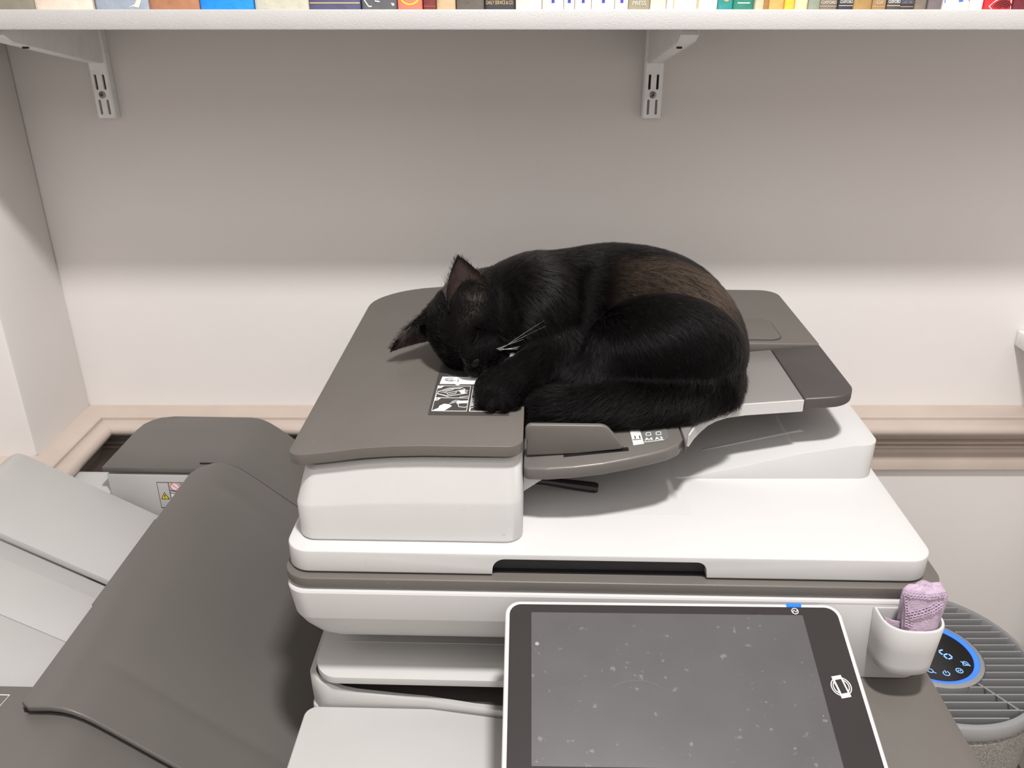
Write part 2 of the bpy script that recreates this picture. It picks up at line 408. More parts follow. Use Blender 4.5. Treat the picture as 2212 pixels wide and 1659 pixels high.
PAGES = mat('book_pages', (0.72, 0.66, 0.54), 0.8, 0.08, 200)
PXM = 0.000496
for i, (p0, p1, colr, lab, op) in enumerate(BK):
    x0 = (p0 - 1106) * PXM; x1 = (p1 - 1106) * PXM
    if i == 0: x0 = max(x0 - 0.02, XL + 0.004)
    hgt = random.uniform(0.17, 0.25); dep = random.uniform(0.13, 0.19); yb = 0.9775 + random.uniform(0, 0.004)
    bm_ = mat('book_cover', colr, 0.28 if op.get('shiny') else 0.55, 0.10, 70, 0.5 if op.get('shiny') else 0.25, 60 if op.get('shiny') else 260)
    cx = (x0 + x1) / 2; t = root('book', lab, 'book', (cx, yb + dep / 2, SH1), group='books on the shelf', off=(cx, yb + dep / 2, SH1))
    th = 0.0022; bulge = min(0.004, (x1 - x0) * 0.12)
    outer = [(x0, yb + dep), (x0, yb + bulge)] + [(cx - (x1 - x0) / 2 * math.cos(R(a)), yb + bulge - bulge * math.sin(R(a))) for a in range(15, 180, 15)] + [(x1, yb + bulge), (x1, yb + dep)]
    ti = min(th, (x1 - x0) * 0.2)
    inner = [(x1 - ti, yb + dep), (x1 - ti, yb + bulge + th), (x0 + ti, yb + bulge + th), (x0 + ti, yb + dep)]
    cov = add('cover', prism(outer + inner, SH1, SH1 + hgt), bm_, t, smooth=40)
    add('page_block', box(x0 + ti + 0.0003, x1 - ti - 0.0003, yb + bulge + th + 0.0003, yb + dep - 0.003, SH1 + 0.003, SH1 + hgt - 0.003), PAGES, t)
    ys = yb + 0.0004
    def spine(x, z, h, cx=cx, yb=yb, half=(x1 - x0) / 2, bulge=bulge):
        q = max(-1, min(1, x / half)); return (cx + x, yb + bulge - bulge * math.sqrt(max(0, 1 - q * q)) - h, SH1 + z)
    w_ = x1 - x0
    if 'band' in op:
        bw = op.get('bw', 0.98) * w_ / 2; m_ = mat('band_foil', op['band'], 0.4)
        z = op['bz']; bt = op['bt']
        pts = [(-bw + 2 * bw * k / 10, z - bt / 2) for k in range(11)] + [(bw - 2 * bw * k / 10, z + bt / 2) for k in range(11)]
        n = 11; V = [spine(*p, 0.0003) for p in pts]; add('spine_line', (V, [[k, k + 1, 2 * n - 2 - k, 2 * n - 1 - k] for k in range(n - 1)]), m_, t)
    if 'text' in op:
        m_ = mat('spine_ink', op['tc'], 0.45); V, F = text_vf(op['text'], op['ts'], lambda x, y, h: (x, y, h), align='CENTER')
        xs = [v[0] for v in V]; sc_ = min(1, 0.88 * w_ / (max(xs) - min(xs))); 
        V = [spine(v[0] * sc_, v[1] + op['tz'], v[2] + 0.0002) for v in V]; add('spine_lettering', (V, F), m_, t, smooth=0)
    if 'sq' in op:
        add('publisher_square', patch([(-0.0016, 0.0062), (0.0016, 0.0062), (0.0016, 0.0100), (-0.0016, 0.0100)], lambda x, y, h: spine(x, y, h)), mat('square_blue', (0.06, 0.06, 0.40), 0.5), t)
    if 'mark' in op:
        add('spine_mark', patch([(-0.002, 0.0085), (0.001, 0.0072), (0.004, 0.0092), (0.003, 0.014), (-0.001, 0.013)], lambda x, y, h: spine(x, y, h)), mat('mark_ink', op['mark'], 0.5), t)
    if 'disc' in op:
        add('yellow_disc', patch(arc(0.0, 0.0125, 0.0105, 0.0085, 180, 360, 14), lambda x, y, h: spine(x, y, h)), mat('disc_ink', (0.92, 0.55, 0.02), 0.5), t)
    if 'foot' in op:
        add('spine_foot', patch([(-w_ * 0.47, 0.0002), (w_ * 0.47, 0.0002), (w_ * 0.47, 0.0020), (-w_ * 0.2, 0.0028), (-w_ * 0.47, 0.0030)], lambda x, y, h: spine(x, y, h)), mat('foot_cloth', op['foot'], 0.5), t)
    if 'panel' in op:
        add('spine_panel', patch([(-w_ * 0.46, 0.0062), (w_ * 0.1, 0.0072), (w_ * 0.46, 0.0082), (w_ * 0.46, 0.05), (-w_ * 0.46, 0.05)], lambda x, y, h: spine(x, y, h)), mat('panel_ink', op['panel'], 0.5), t)
    if 'tear' in op:
        add('wrapper_tear', patch([(0.006, 0.0012), (0.012, 0.0028), (0.018, 0.0016), (0.0215, 0.0085), (0.018, 0.011), (0.0145, 0.0050)], lambda x, y, h: spine(x, y, h)), mat('torn_film', (0.7, 0.68, 0.6), 0.2), t)
    if 'shiny' in op:
        for (a, b) in (((-0.016, 0.010), (-0.011, 0.0028)), ((-0.011, 0.0028), (0.016, 0.0042)), ((-0.004, 0.0082), (0.016, 0.0052))):
            add('wrapper_glint', stroke([a, b], 0.0012, lambda x, y, h: spine(x, y, h), 0.0005), mat('film_glint', (0.75, 0.75, 0.74), 0.15), t)  # glints along the wrapper folds painted as pale strokes
    if 'arcs' in op:
        add('white_print', patch([(-0.008, 0.0002), (-0.011, 0.003), (-0.004, 0.010), (0.012, 0.012), (0.0138, 0.0003)], lambda x, y, h: spine(x, y, h)), mat('arc_white', (0.75, 0.77, 0.76), 0.5), t)
        for k in range(4):
            add('black_arc', stroke(arc(0.004, 0.0, 0.0105 - 0.0022 * k, 0.0085 - 0.0018 * k, 20, 165, 10), 0.0008, lambda x, y, h: spine(x, max(y, 0.0003), h + 0.0002)), INK, t)

# ------------------------------------------------------------------ copier (its own frame: u right, w back, z up)
TH = R(1.6); OX, OY = -0.2049, 0.6177
def M2W(u, w, z=0.0):
    return (OX + u * math.cos(TH) + w * math.sin(TH), OY - u * math.sin(TH) + w * math.cos(TH), z)
def mroot(name, label, cat, u, w, z, group=None):
    return root(name, label, cat, M2W(u, w, z), -TH, group, (u, w, z))

cp = mroot('copier', 'white and dark grey office copier with document feeder on top', 'copier', 0.29, 0.25, 0.0)

# cabinet below
add('cabinet', prism(rrect(0.004, 0.586, 0.012, 0.50, 0.012), 0.0, 0.7095), WHITE, cp, bev=0.003)
add('front_door', prism(rrect(0.004, 0.586, -0.135, 0.011, 0.012), 0.02, 0.712), WHITE, cp, bev=0.004, seg=3)
add('front_cover_top', plate(rpoly([(0.0035, -0.15, 0.02), (0.5865, -0.15, 0.02), (0.5865, 0.004, 0.004), (0.205, -0.008, 0.01), (0.125, 0.0035, 0.03), (0.0035, 0.0035, 0.012)], 0.01), lambda u, w: 0.7205, 0.008), CREAM, cp, bev=0.002, seg=3)
for kk in range(2):
    z0 = 0.10 + kk * 0.16
    dr = add('paper_drawer', prism(rrect(0.012, 0.578, -0.141, -0.1352, 0.002), z0, z0 + 0.15), WHITE, cp, bev=0.002)
    add('drawer_grip', prism(rrect(0.22, 0.37, -0.146, -0.1412, 0.002), z0 + 0.10, z0 + 0.125), DARK, dr, bev=0.001)

# lower output tray: a basin with raised rim
lo = rpoly([(0.0035, 0.45, 0.02), (0.0035, 0.022, 0.018), (0.018, 0.0055, 0.02), (0.12, 0.0048, 0.05), (0.21, -0.0045, 0.03), (0.55, -0.0045, 0.02), (0.585, 0.45, 0.02)], 0.02)
def inset(poly, d):
    n = len(poly); out = []
    ar = sum(poly[i][0] * poly[(i + 1) % n][1] - poly[(i + 1) % n][0] * poly[i][1] for i in range(n))
    s = 1 if ar > 0 else -1
    for i in range(n):
        a = Vector(poly[i - 1]); p = Vector(poly[i]); b = Vector(poly[(i + 1) % n])
        d1 = (p - a); d2 = (b - p)
        if d1.length < 1e-9: d1 = d2
        if d2.length < 1e-9: d2 = d1
        n1 = Vector((-d1.y, d1.x)).normalized(); n2 = Vector((-d2.y, d2.x)).normalized(); nn = (n1 + n2)
        nn = nn.normalized() if nn.length > 1e-6 else n1
        k = 1 / max(0.4, nn.dot(n1)); q = p + nn * (d * s * k); out.append((q.x, q.y))
    return out
def basin(poly, z0, z1, lean, wall, floor_z):
    def dip(p): return float(np.interp(p[0], [0.030, 0.043, 0.10, 0.20], [0.0, 0.0085, 0.0150, 0.0225])) if p[1] < 0.03 and p[0] < 0.5 else 0.0
    r0 = [(*p, z0) for p in inset(poly, lean)]; r1 = [(*p, z0 + (z1 - dip(p) - z0) * 0.5) for p in inset(poly, lean * 0.15)]
    r2 = [(*p, z1 - 0.002 - dip(p)) for p in poly]; r3 = [(*p, z1 - dip(p)) for p in inset(poly, 0.0015)]
    r4 = [(*p, z1 - dip(p)) for p in inset(poly, wall)]; r5 = [(*p, floor_z) for p in inset(poly, wall + 0.002)]
    return loft([r0, r1, r2, r3, r4, r5])
def densify(poly, step=0.012):
    out = []
    for i in range(len(poly)):
        a = poly[i]; b = poly[(i + 1) % len(poly)]; k = max(1, int(math.dist(a, b) / step))
        out += [(a[0] + (b[0] - a[0]) * j / k, a[1] + (b[1] - a[1]) * j / k) for j in range(k)]
    return out
lo = densify(lo)
add('tray_shade_plate', plate(inset(lo, 0.0095), lambda u, w: 0.7236, 0.0012), DARK2, cp)  # dark plate added: shade inside the tray put into its colour
add('shade_block', box(0.036, 0.560, 0.060, 0.39, 0.7660, 0.8030), DARK2, cp)  # dark block added to stand for the shade under the scanner
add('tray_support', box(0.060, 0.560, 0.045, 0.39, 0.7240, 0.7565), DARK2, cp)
add('lower_output_tray', basin(lo, 0.7100, 0.746, 0.001, 0.006, 0.7222), CREAM, cp, smooth=40)
up_ = rpoly([(0.0135, 0.45, 0.02), (0.0135, 0.002, 0.022), (0.585, 0.000, 0.02), (0.585, 0.45, 0.02)], 0.02, 8)
ut = add('upper_output_tray', plate(up_, lambda u, w: 0.7645 - 0.006 * max(0.0, min(1.0, (0.021 - w) / 0.02)), 0.0075, cutsw=(0.004, 0.009, 0.013, 0.017, 0.021, 0.03)), CREAM, cp, bev=0.0025, seg=3)
add('tray_post', box(0.03, 0.57, 0.40, 0.448, 0.735, 0.81), CREAM, cp)
add('tray_ridge', box(0.035, 0.56, 0.045, 0.0462, 0.7640, 0.7652), CREAM, cp)

# scanner: white underbody, dark platen frame
def scan_ring(dw, z, dl):
    return [(*p, z) for p in rrect(0.0015 + dl, 0.5815 - dl * 0.2, -0.0125 + dw, 0.50, 0.020, 8)]
add('scanner_body', loft([scan_ring(0.034, 0.8035, 0.046), scan_ring(0.026, 0.8040, 0.036), scan_ring(0.020, 0.8070, 0.026), scan_ring(0.0135, 0.8150, 0.0165), scan_ring(0.0060, 0.8290, 0.0085), scan_ring(0.0005, 0.8415, 0.0042), scan_ring(0.0002, 0.8425, 0.004), scan_ring(0.0, 0.8700, 0.0), scan_ring(0.0008, 0.8718, 0.0008), scan_ring(0.0030, 0.8724, 0.003)]), WHITE, cp, smooth=24)
add('scanner_column', prism(rrect(0.455, 0.5812, -0.0127, 0.45, 0.020, 8), 0.7855, 0.8690), WHITE, cp, bev=0.0015)
add('scanner_neck', prism(rrect(0.004, 0.580, -0.0065, 0.498, 0.02, 8), 0.8725, 0.8755), NECK, cp)
add('platen_frame', prism(rrect(0.0, 0.5845, -0.0105, 0.502, 0.024, 10), 0.8755, 0.8850), DARK, cp, bev=0.0012, seg=3)
# side worktop to the right of the panel
add('side_shelf', prism(rrect(0.30, 0.589, -0.145, 0.40, 0.012), 0.7725, 0.7850), DARK, cp, bev=0.0015)
add('side_shelf_support', box(0.32, 0.58, -0.12, 0.39, 0.7206, 0.7724), WHITE, cp)

# ---------------- document feeder
fd_base = add('feeder_base', prism(rrect(0.003, 0.573, -0.0035, 0.47, 0.022, 10), 0.8866, 0.9095), WHITE, cp, bev=0.0018, seg=3)
notch = add('cutter', prism(rpoly([(0.187, 0.880), (0.1885, 0.9037, 0.011), (0.3745, 0.9037, 0.009), (0.3775, 0.880)], 0.0, 8), -0.02, 0.0085, 'y'), WHITE, cp)
carve(fd_base, [notch])
add('grip_recess', prism(rrect(0.186, 0.379, 0.007, 0.0085, 0.0), 0.8866, 0.9036), SLOTM, cp)
add('hinge_gap', prism(rrect(0.008, 0.568, 0.002, 0.465, 0.018), 0.8851, 0.8865), BLACK, cp)

# exit floor wedge and the raised right-hand deck
add('exit_floor', plate([(0.2155, 0.058), (0.372, 0.062), (0.372, 0.45), (0.2155, 0.45)], lambda u, w: 0.90965 + max(0.0, min(1.0, (w - 0.062) / 0.06)) * float(np.interp(u, [0.2155, 0.319, 0.372], [0.0004, 0.0068, 0.0])), 0.0003, cuts=[0.319], cutsw=[0.07, 0.09, 0.122]), WHITE, cp, smooth=8)
deck = rpoly([(0.352, 0.9094), (0.4313, 0.9225, 0.2), (0.505, 0.9405, 0.12), (0.5665, 0.9475, 0.012), (0.5665, 0.9094)], 0.0, 8)
dk = plate(rpoly([(0.352, 0.128, 0.02), (0.5675, 0.134, 0.016), (0.5675, 0.45, 0.02), (0.352, 0.45)], 0.0, 8),
           lambda u, w: float(np.interp(u, [0.352, 0.38, 0.43, 0.49, 0.54, 0.57], [0.9097, 0.9120, 0.9232, 0.9385, 0.9470, 0.9480])), 0.0, cuts=[0.37 + 0.01 * k for k in range(20)])
V, F = dk; n2 = len(V) // 2
V = V[:n2] + [(x, y, 0.9094) for x, y, z in V[n2:]]
add('raised_deck', (V, F), WHITE, cp, bev=0.0025, seg=3, bang=50)
add('deck_ridge', prism([(0.40, 0.9155), (0.402, 0.9175), (0.50, 0.9425), (0.505, 0.9410)], 0.175, 0.178, 'y'), WHITE, cp)

# left-hand feeder housing with its curved top
def ZT(u): return float(np.interp(u, [0.0, 0.015, 0.03, 0.05, 0.075, 0.10, 0.13, 0.30], [0.9755, 0.9785, 0.9800, 0.9827, 0.9865, 0.9888, 0.9900, 0.9900]))
def hr(f, d, dl=None):
    dl = d if dl is None else dl
    pl = rrect(0.0125 + dl, 0.2140, 0.0115 + d, 0.455, 0.016, 8); n = []
    pts = []
    for i in range(len(pl)):          # subdivide the long edges so the curved top shows
        a = pl[i]; b = pl[(i + 1) % len(pl)]; L = math.dist(a, b); k = max(1, int(L / 0.012))
        pts += [(a[0] + (b[0] - a[0]) * j / k, a[1] + (b[1] - a[1]) * j / k) for j in range(k)]
    return pts
base_pts = hr(0, 0)
def hring(f, d):
    cxm, cym = 0.113, 0.23
    out = []
    for (u, w) in base_pts:
        du = d if u < 0.03 else 0.0; dw = d if w < 0.03 else 0.0
        fu = max(0, min(1, (0.045 - u) / 0.03)); fw = max(0, min(1, (0.045 - w) / 0.03)); fr = max(0, min(1, (u - 0.2) / 0.014))
        uu = u + d * fu - 0.25 * d * fr; ww = w + d * fw
        out.append((uu, ww, 0.9096 + f * (ZT(uu) - 0.9096)))
    return out
add('feeder_housing', loft([hring(0.0, 0.0015), hring(0.03, 0.0), hring(0.49, -0.0005), hring(0.53, 0.0002), hring(0.96, 0.0088), hring(1.0, 0.0120)]), WHITE, cp, smooth=28)
def ZL(u, w=0): return ZT(u) + 0.0165
neck_plan = rrect(0.028, 0.2115, 0.027, 0.44, 0.012, 6)
add('lid_neck', plate(neck_plan, lambda u, w: ZL(u) - 0.010, 0.010, cuts=[0.03 + 0.012 * k for k in range(10)]), NECK, cp)
lid_plan = rpoly([(0.0105, 0.0140, 0.014), (0.2138, 0.0140, 0.014), (0.2138, 0.452), (0.0105, 0.452, 0.05)], 0.0, 8)
lid = add('feeder_lid', plate(lid_plan, ZL, 0.0100, cuts=[0.012 + 0.009 * k for k in range(14)]), DARK, cp, bev=0.0026, seg=4, bang=50)
rear_plan = rpoly([(0.2142, 0.262), (0.5375, 0.262), (0.5375, 0.452, 0.024), (0.2142, 0.452)], 0.0, 8)
rc = add('rear_cover', plate(rear_plan, lambda u, w: 1.0050, 0.012), DARK, cp, bev=0.0022, seg=3, bang=50)
add('rear_housing', prism([(0.2145, 0.9095), (0.53, 0.9485), (0.53, 0.9929), (0.2145, 0.9929)], 0.285, 0.44, 'y'), WHITE, cp)
# access panel with its groove and latch button
add('panel_groove', prism(rrect(0.398, 0.5005, 0.262 + 0.0075, 0.338, 0.014, 8), 1.0051, 1.00535), SLOTM, rc)
add('access_panel', prism(rrect(0.3990, 0.4995, 0.262 + 0.0087, 0.3368, 0.013, 8), 1.0052, 1.0062), DARK, rc, bev=0.0006)
add('latch_button', lathe([(0.0055, 1.0062), (0.0055, 1.0072), (0.0046, 1.0082), (0.001, 1.0086)], 0.4610, 0.312, 20), DARK2, rc)

# input tray: inclined, in two pieces with a darker end piece
KT = 0.0965
def ZTR(u, w=0): return 0.972 + (u - 0.2135) * KT
trayA = rpoly([(0.2142, 0.038), (0.235, 0.0342), (0.2592, 0.0340), (0.284, 0.0365), (0.308, 0.0420), (0.326, 0.0470), (0.3425, 0.0530), (0.3540, 0.0610), (0.3595, 0.072), (0.3590, 0.1035), (0.3560, 0.2605), (0.2142, 0.2605)], 0.006, 4)
ta = add('input_tray', plate(trayA, ZTR, 0.0125, cuts=[0.25, 0.29, 0.33]), DARKS, cp, bev=0.0024, seg=3, bang=50)
trayB = [(0.3605, 0.062), (0.3650, 0.0790), (0.3720, 0.0930), (0.3810, 0.1065), (0.3895, 0.1175), (0.3990, 0.1255), (0.4120, 0.1315), (0.4300, 0.1340), (0.4845, 0.1335), (0.4845, 0.2605), (0.3570, 0.2605), (0.3600, 0.1035)]
LTR = mat('grey_tray_plastic', (0.20, 0.188, 0.178), 0.22, 0.03, 6, 0.03, 1800)
tb = add('tray_extension', plate(trayB, ZTR, 0.0120, cuts=[0.40, 0.44]), LTR, cp, bev=0.0018, seg=2, bang=50)
edge = []
for i in range(1, 9):
    p = Vector(trayB[i]); q = Vector(trayB[min(i + 1, 8)]) - Vector(trayB[max(i - 1, 0)]); q.normalize(); nn_ = Vector((q.y, -q.x)) * 0.0016; o_ = p + nn_
    z_ = ZTR(p.x); edge.append([(p.x, p.y, z_ - 0.0008), (o_.x, o_.y, z_ - 0.0012), (o_.x, o_.y, z_ - 0.0130), (p.x, p.y, z_ - 0.0130)])
add('tray_edge', loft(edge), mat('pale_edge_plastic', (0.50, 0.49, 0.475), 0.25, 0.02), cp, smooth=40)
trayC = rpoly([(0.4850, 0.1335), (0.5355, 0.1300, 0.022), (0.5370, 0.2605), (0.4850, 0.2605)], 0.0, 8)
tc_ = add('tray_end', plate(trayC, lambda u, w: ZTR(0.485) + (u - 0.485) * 0.12, 0.0120), DARK2, cp, bev=0.002, seg=3, bang=50)
add('tray_rib', prism([(0.36, 0.955), (0.40, 0.925), (0.52, 0.95), (0.52, 0.985), (0.36, 0.972)], 0.255, 0.284, 'y'), WHITE, cp)
add('tray_bracket', prism([(0.2143, 0.9595), (0.2143, 0.9430), (0.2360, 0.9595)], 0.046, 0.20, 'y'), WHITE, cp)
# paper fence
fw0 = 0.0555
add('paper_fence', prism(rpoly([(0.2165, 0.9745), (0.2165, 0.990), (0.2150, 0.992), (0.2150, 1.0062, 0.006), (0.2870, 1.0062, 0.012), (0.3065, 0.9830, 0.003), (0.262, 0.9772)], 0.0, 5), fw0, fw0 + 0.0052, 'y'), DARK, cp, bev=0.0014, seg=3)
add('fence_slot', plate([(0.2500, 0.0520), (0.3085, 0.0552), (0.3085, 0.0612), (0.2500, 0.0612)], lambda u, w: ZTR(u) + 0.0006, 0.0006), BLACK, cp)
# tray print: light strip with 11, grey panel with A4 A3
def on_tray(x, y, h): return (x, y, ZTR(x) + 0.00015 + h)
add('size_strip', patch([(0.3135, 0.0645), (0.3232, 0.0660), (0.3222, 0.1080), (0.3128, 0.1080)], on_tray), LABELL, ta)
add('size_panel', patch(rpoly([(0.3236, 0.0660), (0.3470, 0.0700, 0.008), (0.3470, 0.108), (0.3226, 0.108)], 0.0), on_tray), LABELG, ta)
add('size_number', text_vf('11', 0.0078, lambda x, y, h: on_tray(0.3186 + x * 1.1, 0.0785 + y, h + 0.0003)), INK, ta, smooth=0)
add('size_line', stroke([(0.3138, 0.0742), (0.3215, 0.0742)], 0.0006, lambda x, y, h: on_tray(x, y, h + 0.0004)), INK, ta)
add('size_lettering', text_vf('A4 A3', 0.0064, lambda x, y, h: on_tray(0.3330 + x, 0.0735 + y * 1.15, h + 0.0003)), PRINTW, ta, smooth=0)
add('size_rule', stroke([(0.3140, 0.0675), (0.3418, 0.0700)], 0.0004, lambda x, y, h: on_tray(x, y, h + 0.0004)), PRINTW, ta)
for ux in (0.3290, 0.3383):
    add('size_icon', stroke([(ux - 0.0022, 0.0805), (ux - 0.0022, 0.0840), (ux - 0.0008, 0.0862), (ux + 0.0022, 0.0862), (ux + 0.0022, 0.0805)], 0.0006, lambda x, y, h: on_tray(x, y, h + 0.0004), closed=True), PRINTW, ta)
# black exit bar
add('exit_bar', tube([(0.2145, 0.1000, 0.9232), (0.235, 0.1000, 0.9215), (0.262, 0.0990, 0.9182), (0.2830, 0.0980, 0.9160), (0.2862, 0.0978, 0.9157)], [0.0036, 0.0040, 0.0050, 0.0056, 0.0044], 10), BLACK, cp)

# pictogram label on the lid
def on_lid(x, y, h): return (x, y, ZL(x) + 0.00018 + h)
LX0, LX1, LY0, LY1 = 0.1262, 0.2005, 0.0715, 0.205
lb = add('instruction_label', patch(rrect(LX0, LX1, LY0, LY1, 0.002, 3), lambda x, y, h: on_lid(x, y, h * 0.6)), LABELD, cp)
def pr(name, *vfs, m=PRINTW): return add(name, join(*vfs), m, lb, smooth=0)
P2 = lambda x, y, h: on_lid(x, y, h + 0.0002)
P3 = lambda x, y, h: on_lid(x, y, h + 0.0004)
def frame(x0, x1, y0, y1, w=0.0006): return stroke([(x0, y0), (x1, y0), (x1, y1), (x0, y1)], w, P2, closed=True)
fx0, fx1, fx2, fx3 = 0.1290, 0.1610, 0.1635, 0.1960
pr('pictogram_frame', frame(fx0, fx1, 0.0795, 0.1075))
pr('pictogram_frame', frame(fx0, fx1, 0.1075, 0.1345))
pr('pictogram_frame', frame(fx2, fx3, 0.0795, 0.1075))
pr('pictogram_frame', frame(fx2, fx3, 0.1075, 0.1345))
pr('number_tab', patch([(fx0, 0.1010), (fx0 + 0.0035, 0.1022), (fx0 + 0.0058, 0.1072), (fx0, 0.1072)], P2))
pr('number_tab', patch([(fx0, 0.1285), (fx0 + 0.0035, 0.1297), (fx0 + 0.0062, 0.1345), (fx0, 0.1345)], P2))
pr('number_tab', patch([(fx2, 0.1010), (fx2 + 0.0035, 0.1022), (fx2 + 0.0058, 0.1072), (fx2, 0.1072)], P2))
pr('tab_number', text_vf('1', 0.0045, lambda x, y, h: P3(fx0 + 0.0022 + x, 0.1320 + y, h)), m=INK)
pr('tab_number', text_vf('2', 0.0045, lambda x, y, h: P3(fx0 + 0.0022 + x, 0.1045 + y, h)), m=INK)
pr('tab_number', text_vf('4', 0.0045, lambda x, y, h: P3(fx2 + 0.0022 + x, 0.1045 + y, h)), m=INK)
# upper white panel with arrow and nozzle drawing
pr('white_banner', patch([(0.1300, 0.1390), (0.1450, 0.1390), (0.1465, 0.1365), (0.1490, 0.1365), (0.1505, 0.1390), (0.1960, 0.1390), (0.1960, 0.1560), (0.1310, 0.1560)], P2))
pr('banner_drawing', stroke(arc(0.1400, 0.1490, 0.0055, 0.0036, 60, 330, 12), 0.0007, P3), stroke([(0.1475, 0.1500), (0.1475, 0.1430)], 0.0007, P3), stroke(arc(0.139, 0.1478, 0.003, 0.0018, 0, 360, 10), 0.0006, P3), m=INK)
# picture 1: the machine in outline; picture 2: hands with a cloth; picture 4: stripes
def poly(*p, c=False): return stroke(list(p), 0.00055, P2, closed=c)
pr('machine_drawing', poly((0.1305, 0.1215), (0.1400, 0.1292), (0.1530, 0.1310), (0.1560, 0.1270), (0.1480, 0.1225), (0.1395, 0.1180), c=True),
   poly((0.1305, 0.1215), (0.1305, 0.1165), (0.1410, 0.1110), (0.1590, 0.1185)), poly((0.1395, 0.1180), (0.1400, 0.1140), (0.1480, 0.1180), (0.1480, 0.1225)),
   poly((0.1345, 0.1222), (0.1430, 0.1280), (0.1520, 0.1290)), poly((0.1370, 0.1208), (0.1450, 0.1262)), poly((0.1530, 0.1262), (0.1590, 0.1240), (0.1575, 0.1205), (0.1500, 0.1230)),
   poly((0.1295, 0.1090), (0.1297, 0.1165), (0.1410, 0.1100)), poly((0.1520, 0.1088), (0.1602, 0.1118)))
pr('machine_flap', patch([(0.1500, 0.1235), (0.1560, 0.1245), (0.1568, 0.1180), (0.1535, 0.1165)], P2))
pr('hand_drawing', patch([(0.1296, 0.0802), (0.1405, 0.0802), (0.1432, 0.0842), (0.1465, 0.0895), (0.1440, 0.0930), (0.1390, 0.0940), (0.1352, 0.0900), (0.1345, 0.0850)], P2))
pr('hand_drawing', patch([(0.1500, 0.0985), (0.1540, 0.1010), (0.1607, 0.1015), (0.1607, 0.0965), (0.1545, 0.0960), (0.1510, 0.0945)], P2))
pr('cloth_drawing', poly((0.1440, 0.0950), (0.1500, 0.0990), (0.1530, 0.1015), (0.1490, 0.1020), (0.1455, 0.0985)), poly((0.1520, 0.0940), (0.1530, 0.0885), (0.1590, 0.0875), (0.1605, 0.0890)))
pr('stripe_drawing', *[poly((0.1640, 0.0905 + 0.0022 * k), (0.1672, 0.0925 + 0.0024 * k)) for k in range(5)], poly((0.1640, 0.0800), (0.1642, 0.0860), (0.1680, 0.0890)))

# ---------------- control panel
PO = Vector((0.2000, -0.0221, 0.8738)); PA = R(18); PYAW = R(0.6)
pu = Vector((math.cos(PYAW), math.sin(PYAW), 0)); pd0 = Vector((math.sin(PYAW), -math.cos(PYAW), 0)); pd = pd0 * math.cos(PA) + Vector((0, 0, -math.sin(PA))); pn = pu.cross(pd) * -1
if pn.z < 0: pn = -pn
def on_p(x, y, h): return tuple(PO + pu * x + pd * y + pn * h)
def pprism(poly, h0, h1):
    v, f = prism(poly, h0, h1); return [on_p(*q) for q in v], f
PW, PH = 0.2885, 0.205
cpan = add('control_panel', pprism(rrect(0, PW, 0, PH, 0.013, 8), -0.016, 0.0), WHITE, cp, bev=0.0018, seg=3)
add('bezel', pprism(rrect(0.0038, PW - 0.0038, 0.0038, PH - 0.0038, 0.010, 8), 0.0, 0.0004), GLASSB, cpan)
add('touch_screen', pprism(rrect(0.0225, 0.2545, 0.0118, 0.1430, 0.0004, 1), 0.0004, 0.0007), SCREENM, cpan)
add('status_light', pprism(rrect(0.2428, 0.2556, 0.0004, 0.0036, 0.0006, 2), -0.0005, 0.0012), LEDB, cpan)
PP = lambda x, y, h: on_p(x, y, h + 0.00045)
add('sleep_icon', join(stroke(arc(0.2490, 0.0078, 0.0027, 0.0027, 0, 354, 24), 0.0006, PP, closed=False), stroke([(0.2470, 0.0088), (0.2482, 0.0068), (0.2498, 0.0088), (0.2511, 0.0068)], 0.0006, PP)), PRINTW, cpan, smooth=0)
phx, phy = 0.2700, 0.0765
ci = [(phx + 0.0040 * math.cos(0) , phy)]
def rot(x, y, a=R(-11)): return (phx + x * math.cos(a) - y * math.sin(a), phy + x * math.sin(a) + y * math.cos(a))
add('touch_icon', join(patch([rot(-0.0040, -0.0094), rot(0.0040, -0.0094), rot(0.0040, 0.0094), rot(-0.0040, 0.0094)], PP)), PRINTW, cpan, smooth=0)
add('touch_icon_screen', patch([rot(-0.0026, -0.0060), rot(0.0026, -0.0060), rot(0.0026, 0.0058), rot(-0.0026, 0.0058)], lambda x, y, h: on_p(x, y, h + 0.0008)), GLASSB, cpan, smooth=0)
for rr in (0.0078, 0.0062):
    add('touch_icon_ring', stroke([rot(x - 0.0000, y) for x, y in arc(0, 0, rr, rr, -58, 58, 14)], 0.0007, PP), PRINTW, cpan, smooth=0)
    add('touch_icon_ring', stroke([rot(x, y) for x, y in arc(0, 0, rr, rr, 122, 238, 14)], 0.0007, PP), PRINTW, cpan, smooth=0)
add('dust_spot', patch(arc(0.0272, 0.0420, 0.0017, 0.0017, 0, 330, 11), lambda x, y, h: on_p(x, y, h + 0.0007)), mat('dust_grey', (0.28, 0.28, 0.275), 0.9), cpan, smooth=0)
add('stray_hair', stroke(arc(0.107, 0.0850, 0.022, 0.011, 205, 330, 16), 0.0003, lambda x, y, h: on_p(x, y, h + 0.0007)), LABELG, cpan, smooth=0)
add('panel_arm', box(0.25, 0.45, -0.11, -0.02, 0.7855, 0.828), DARK, cp)

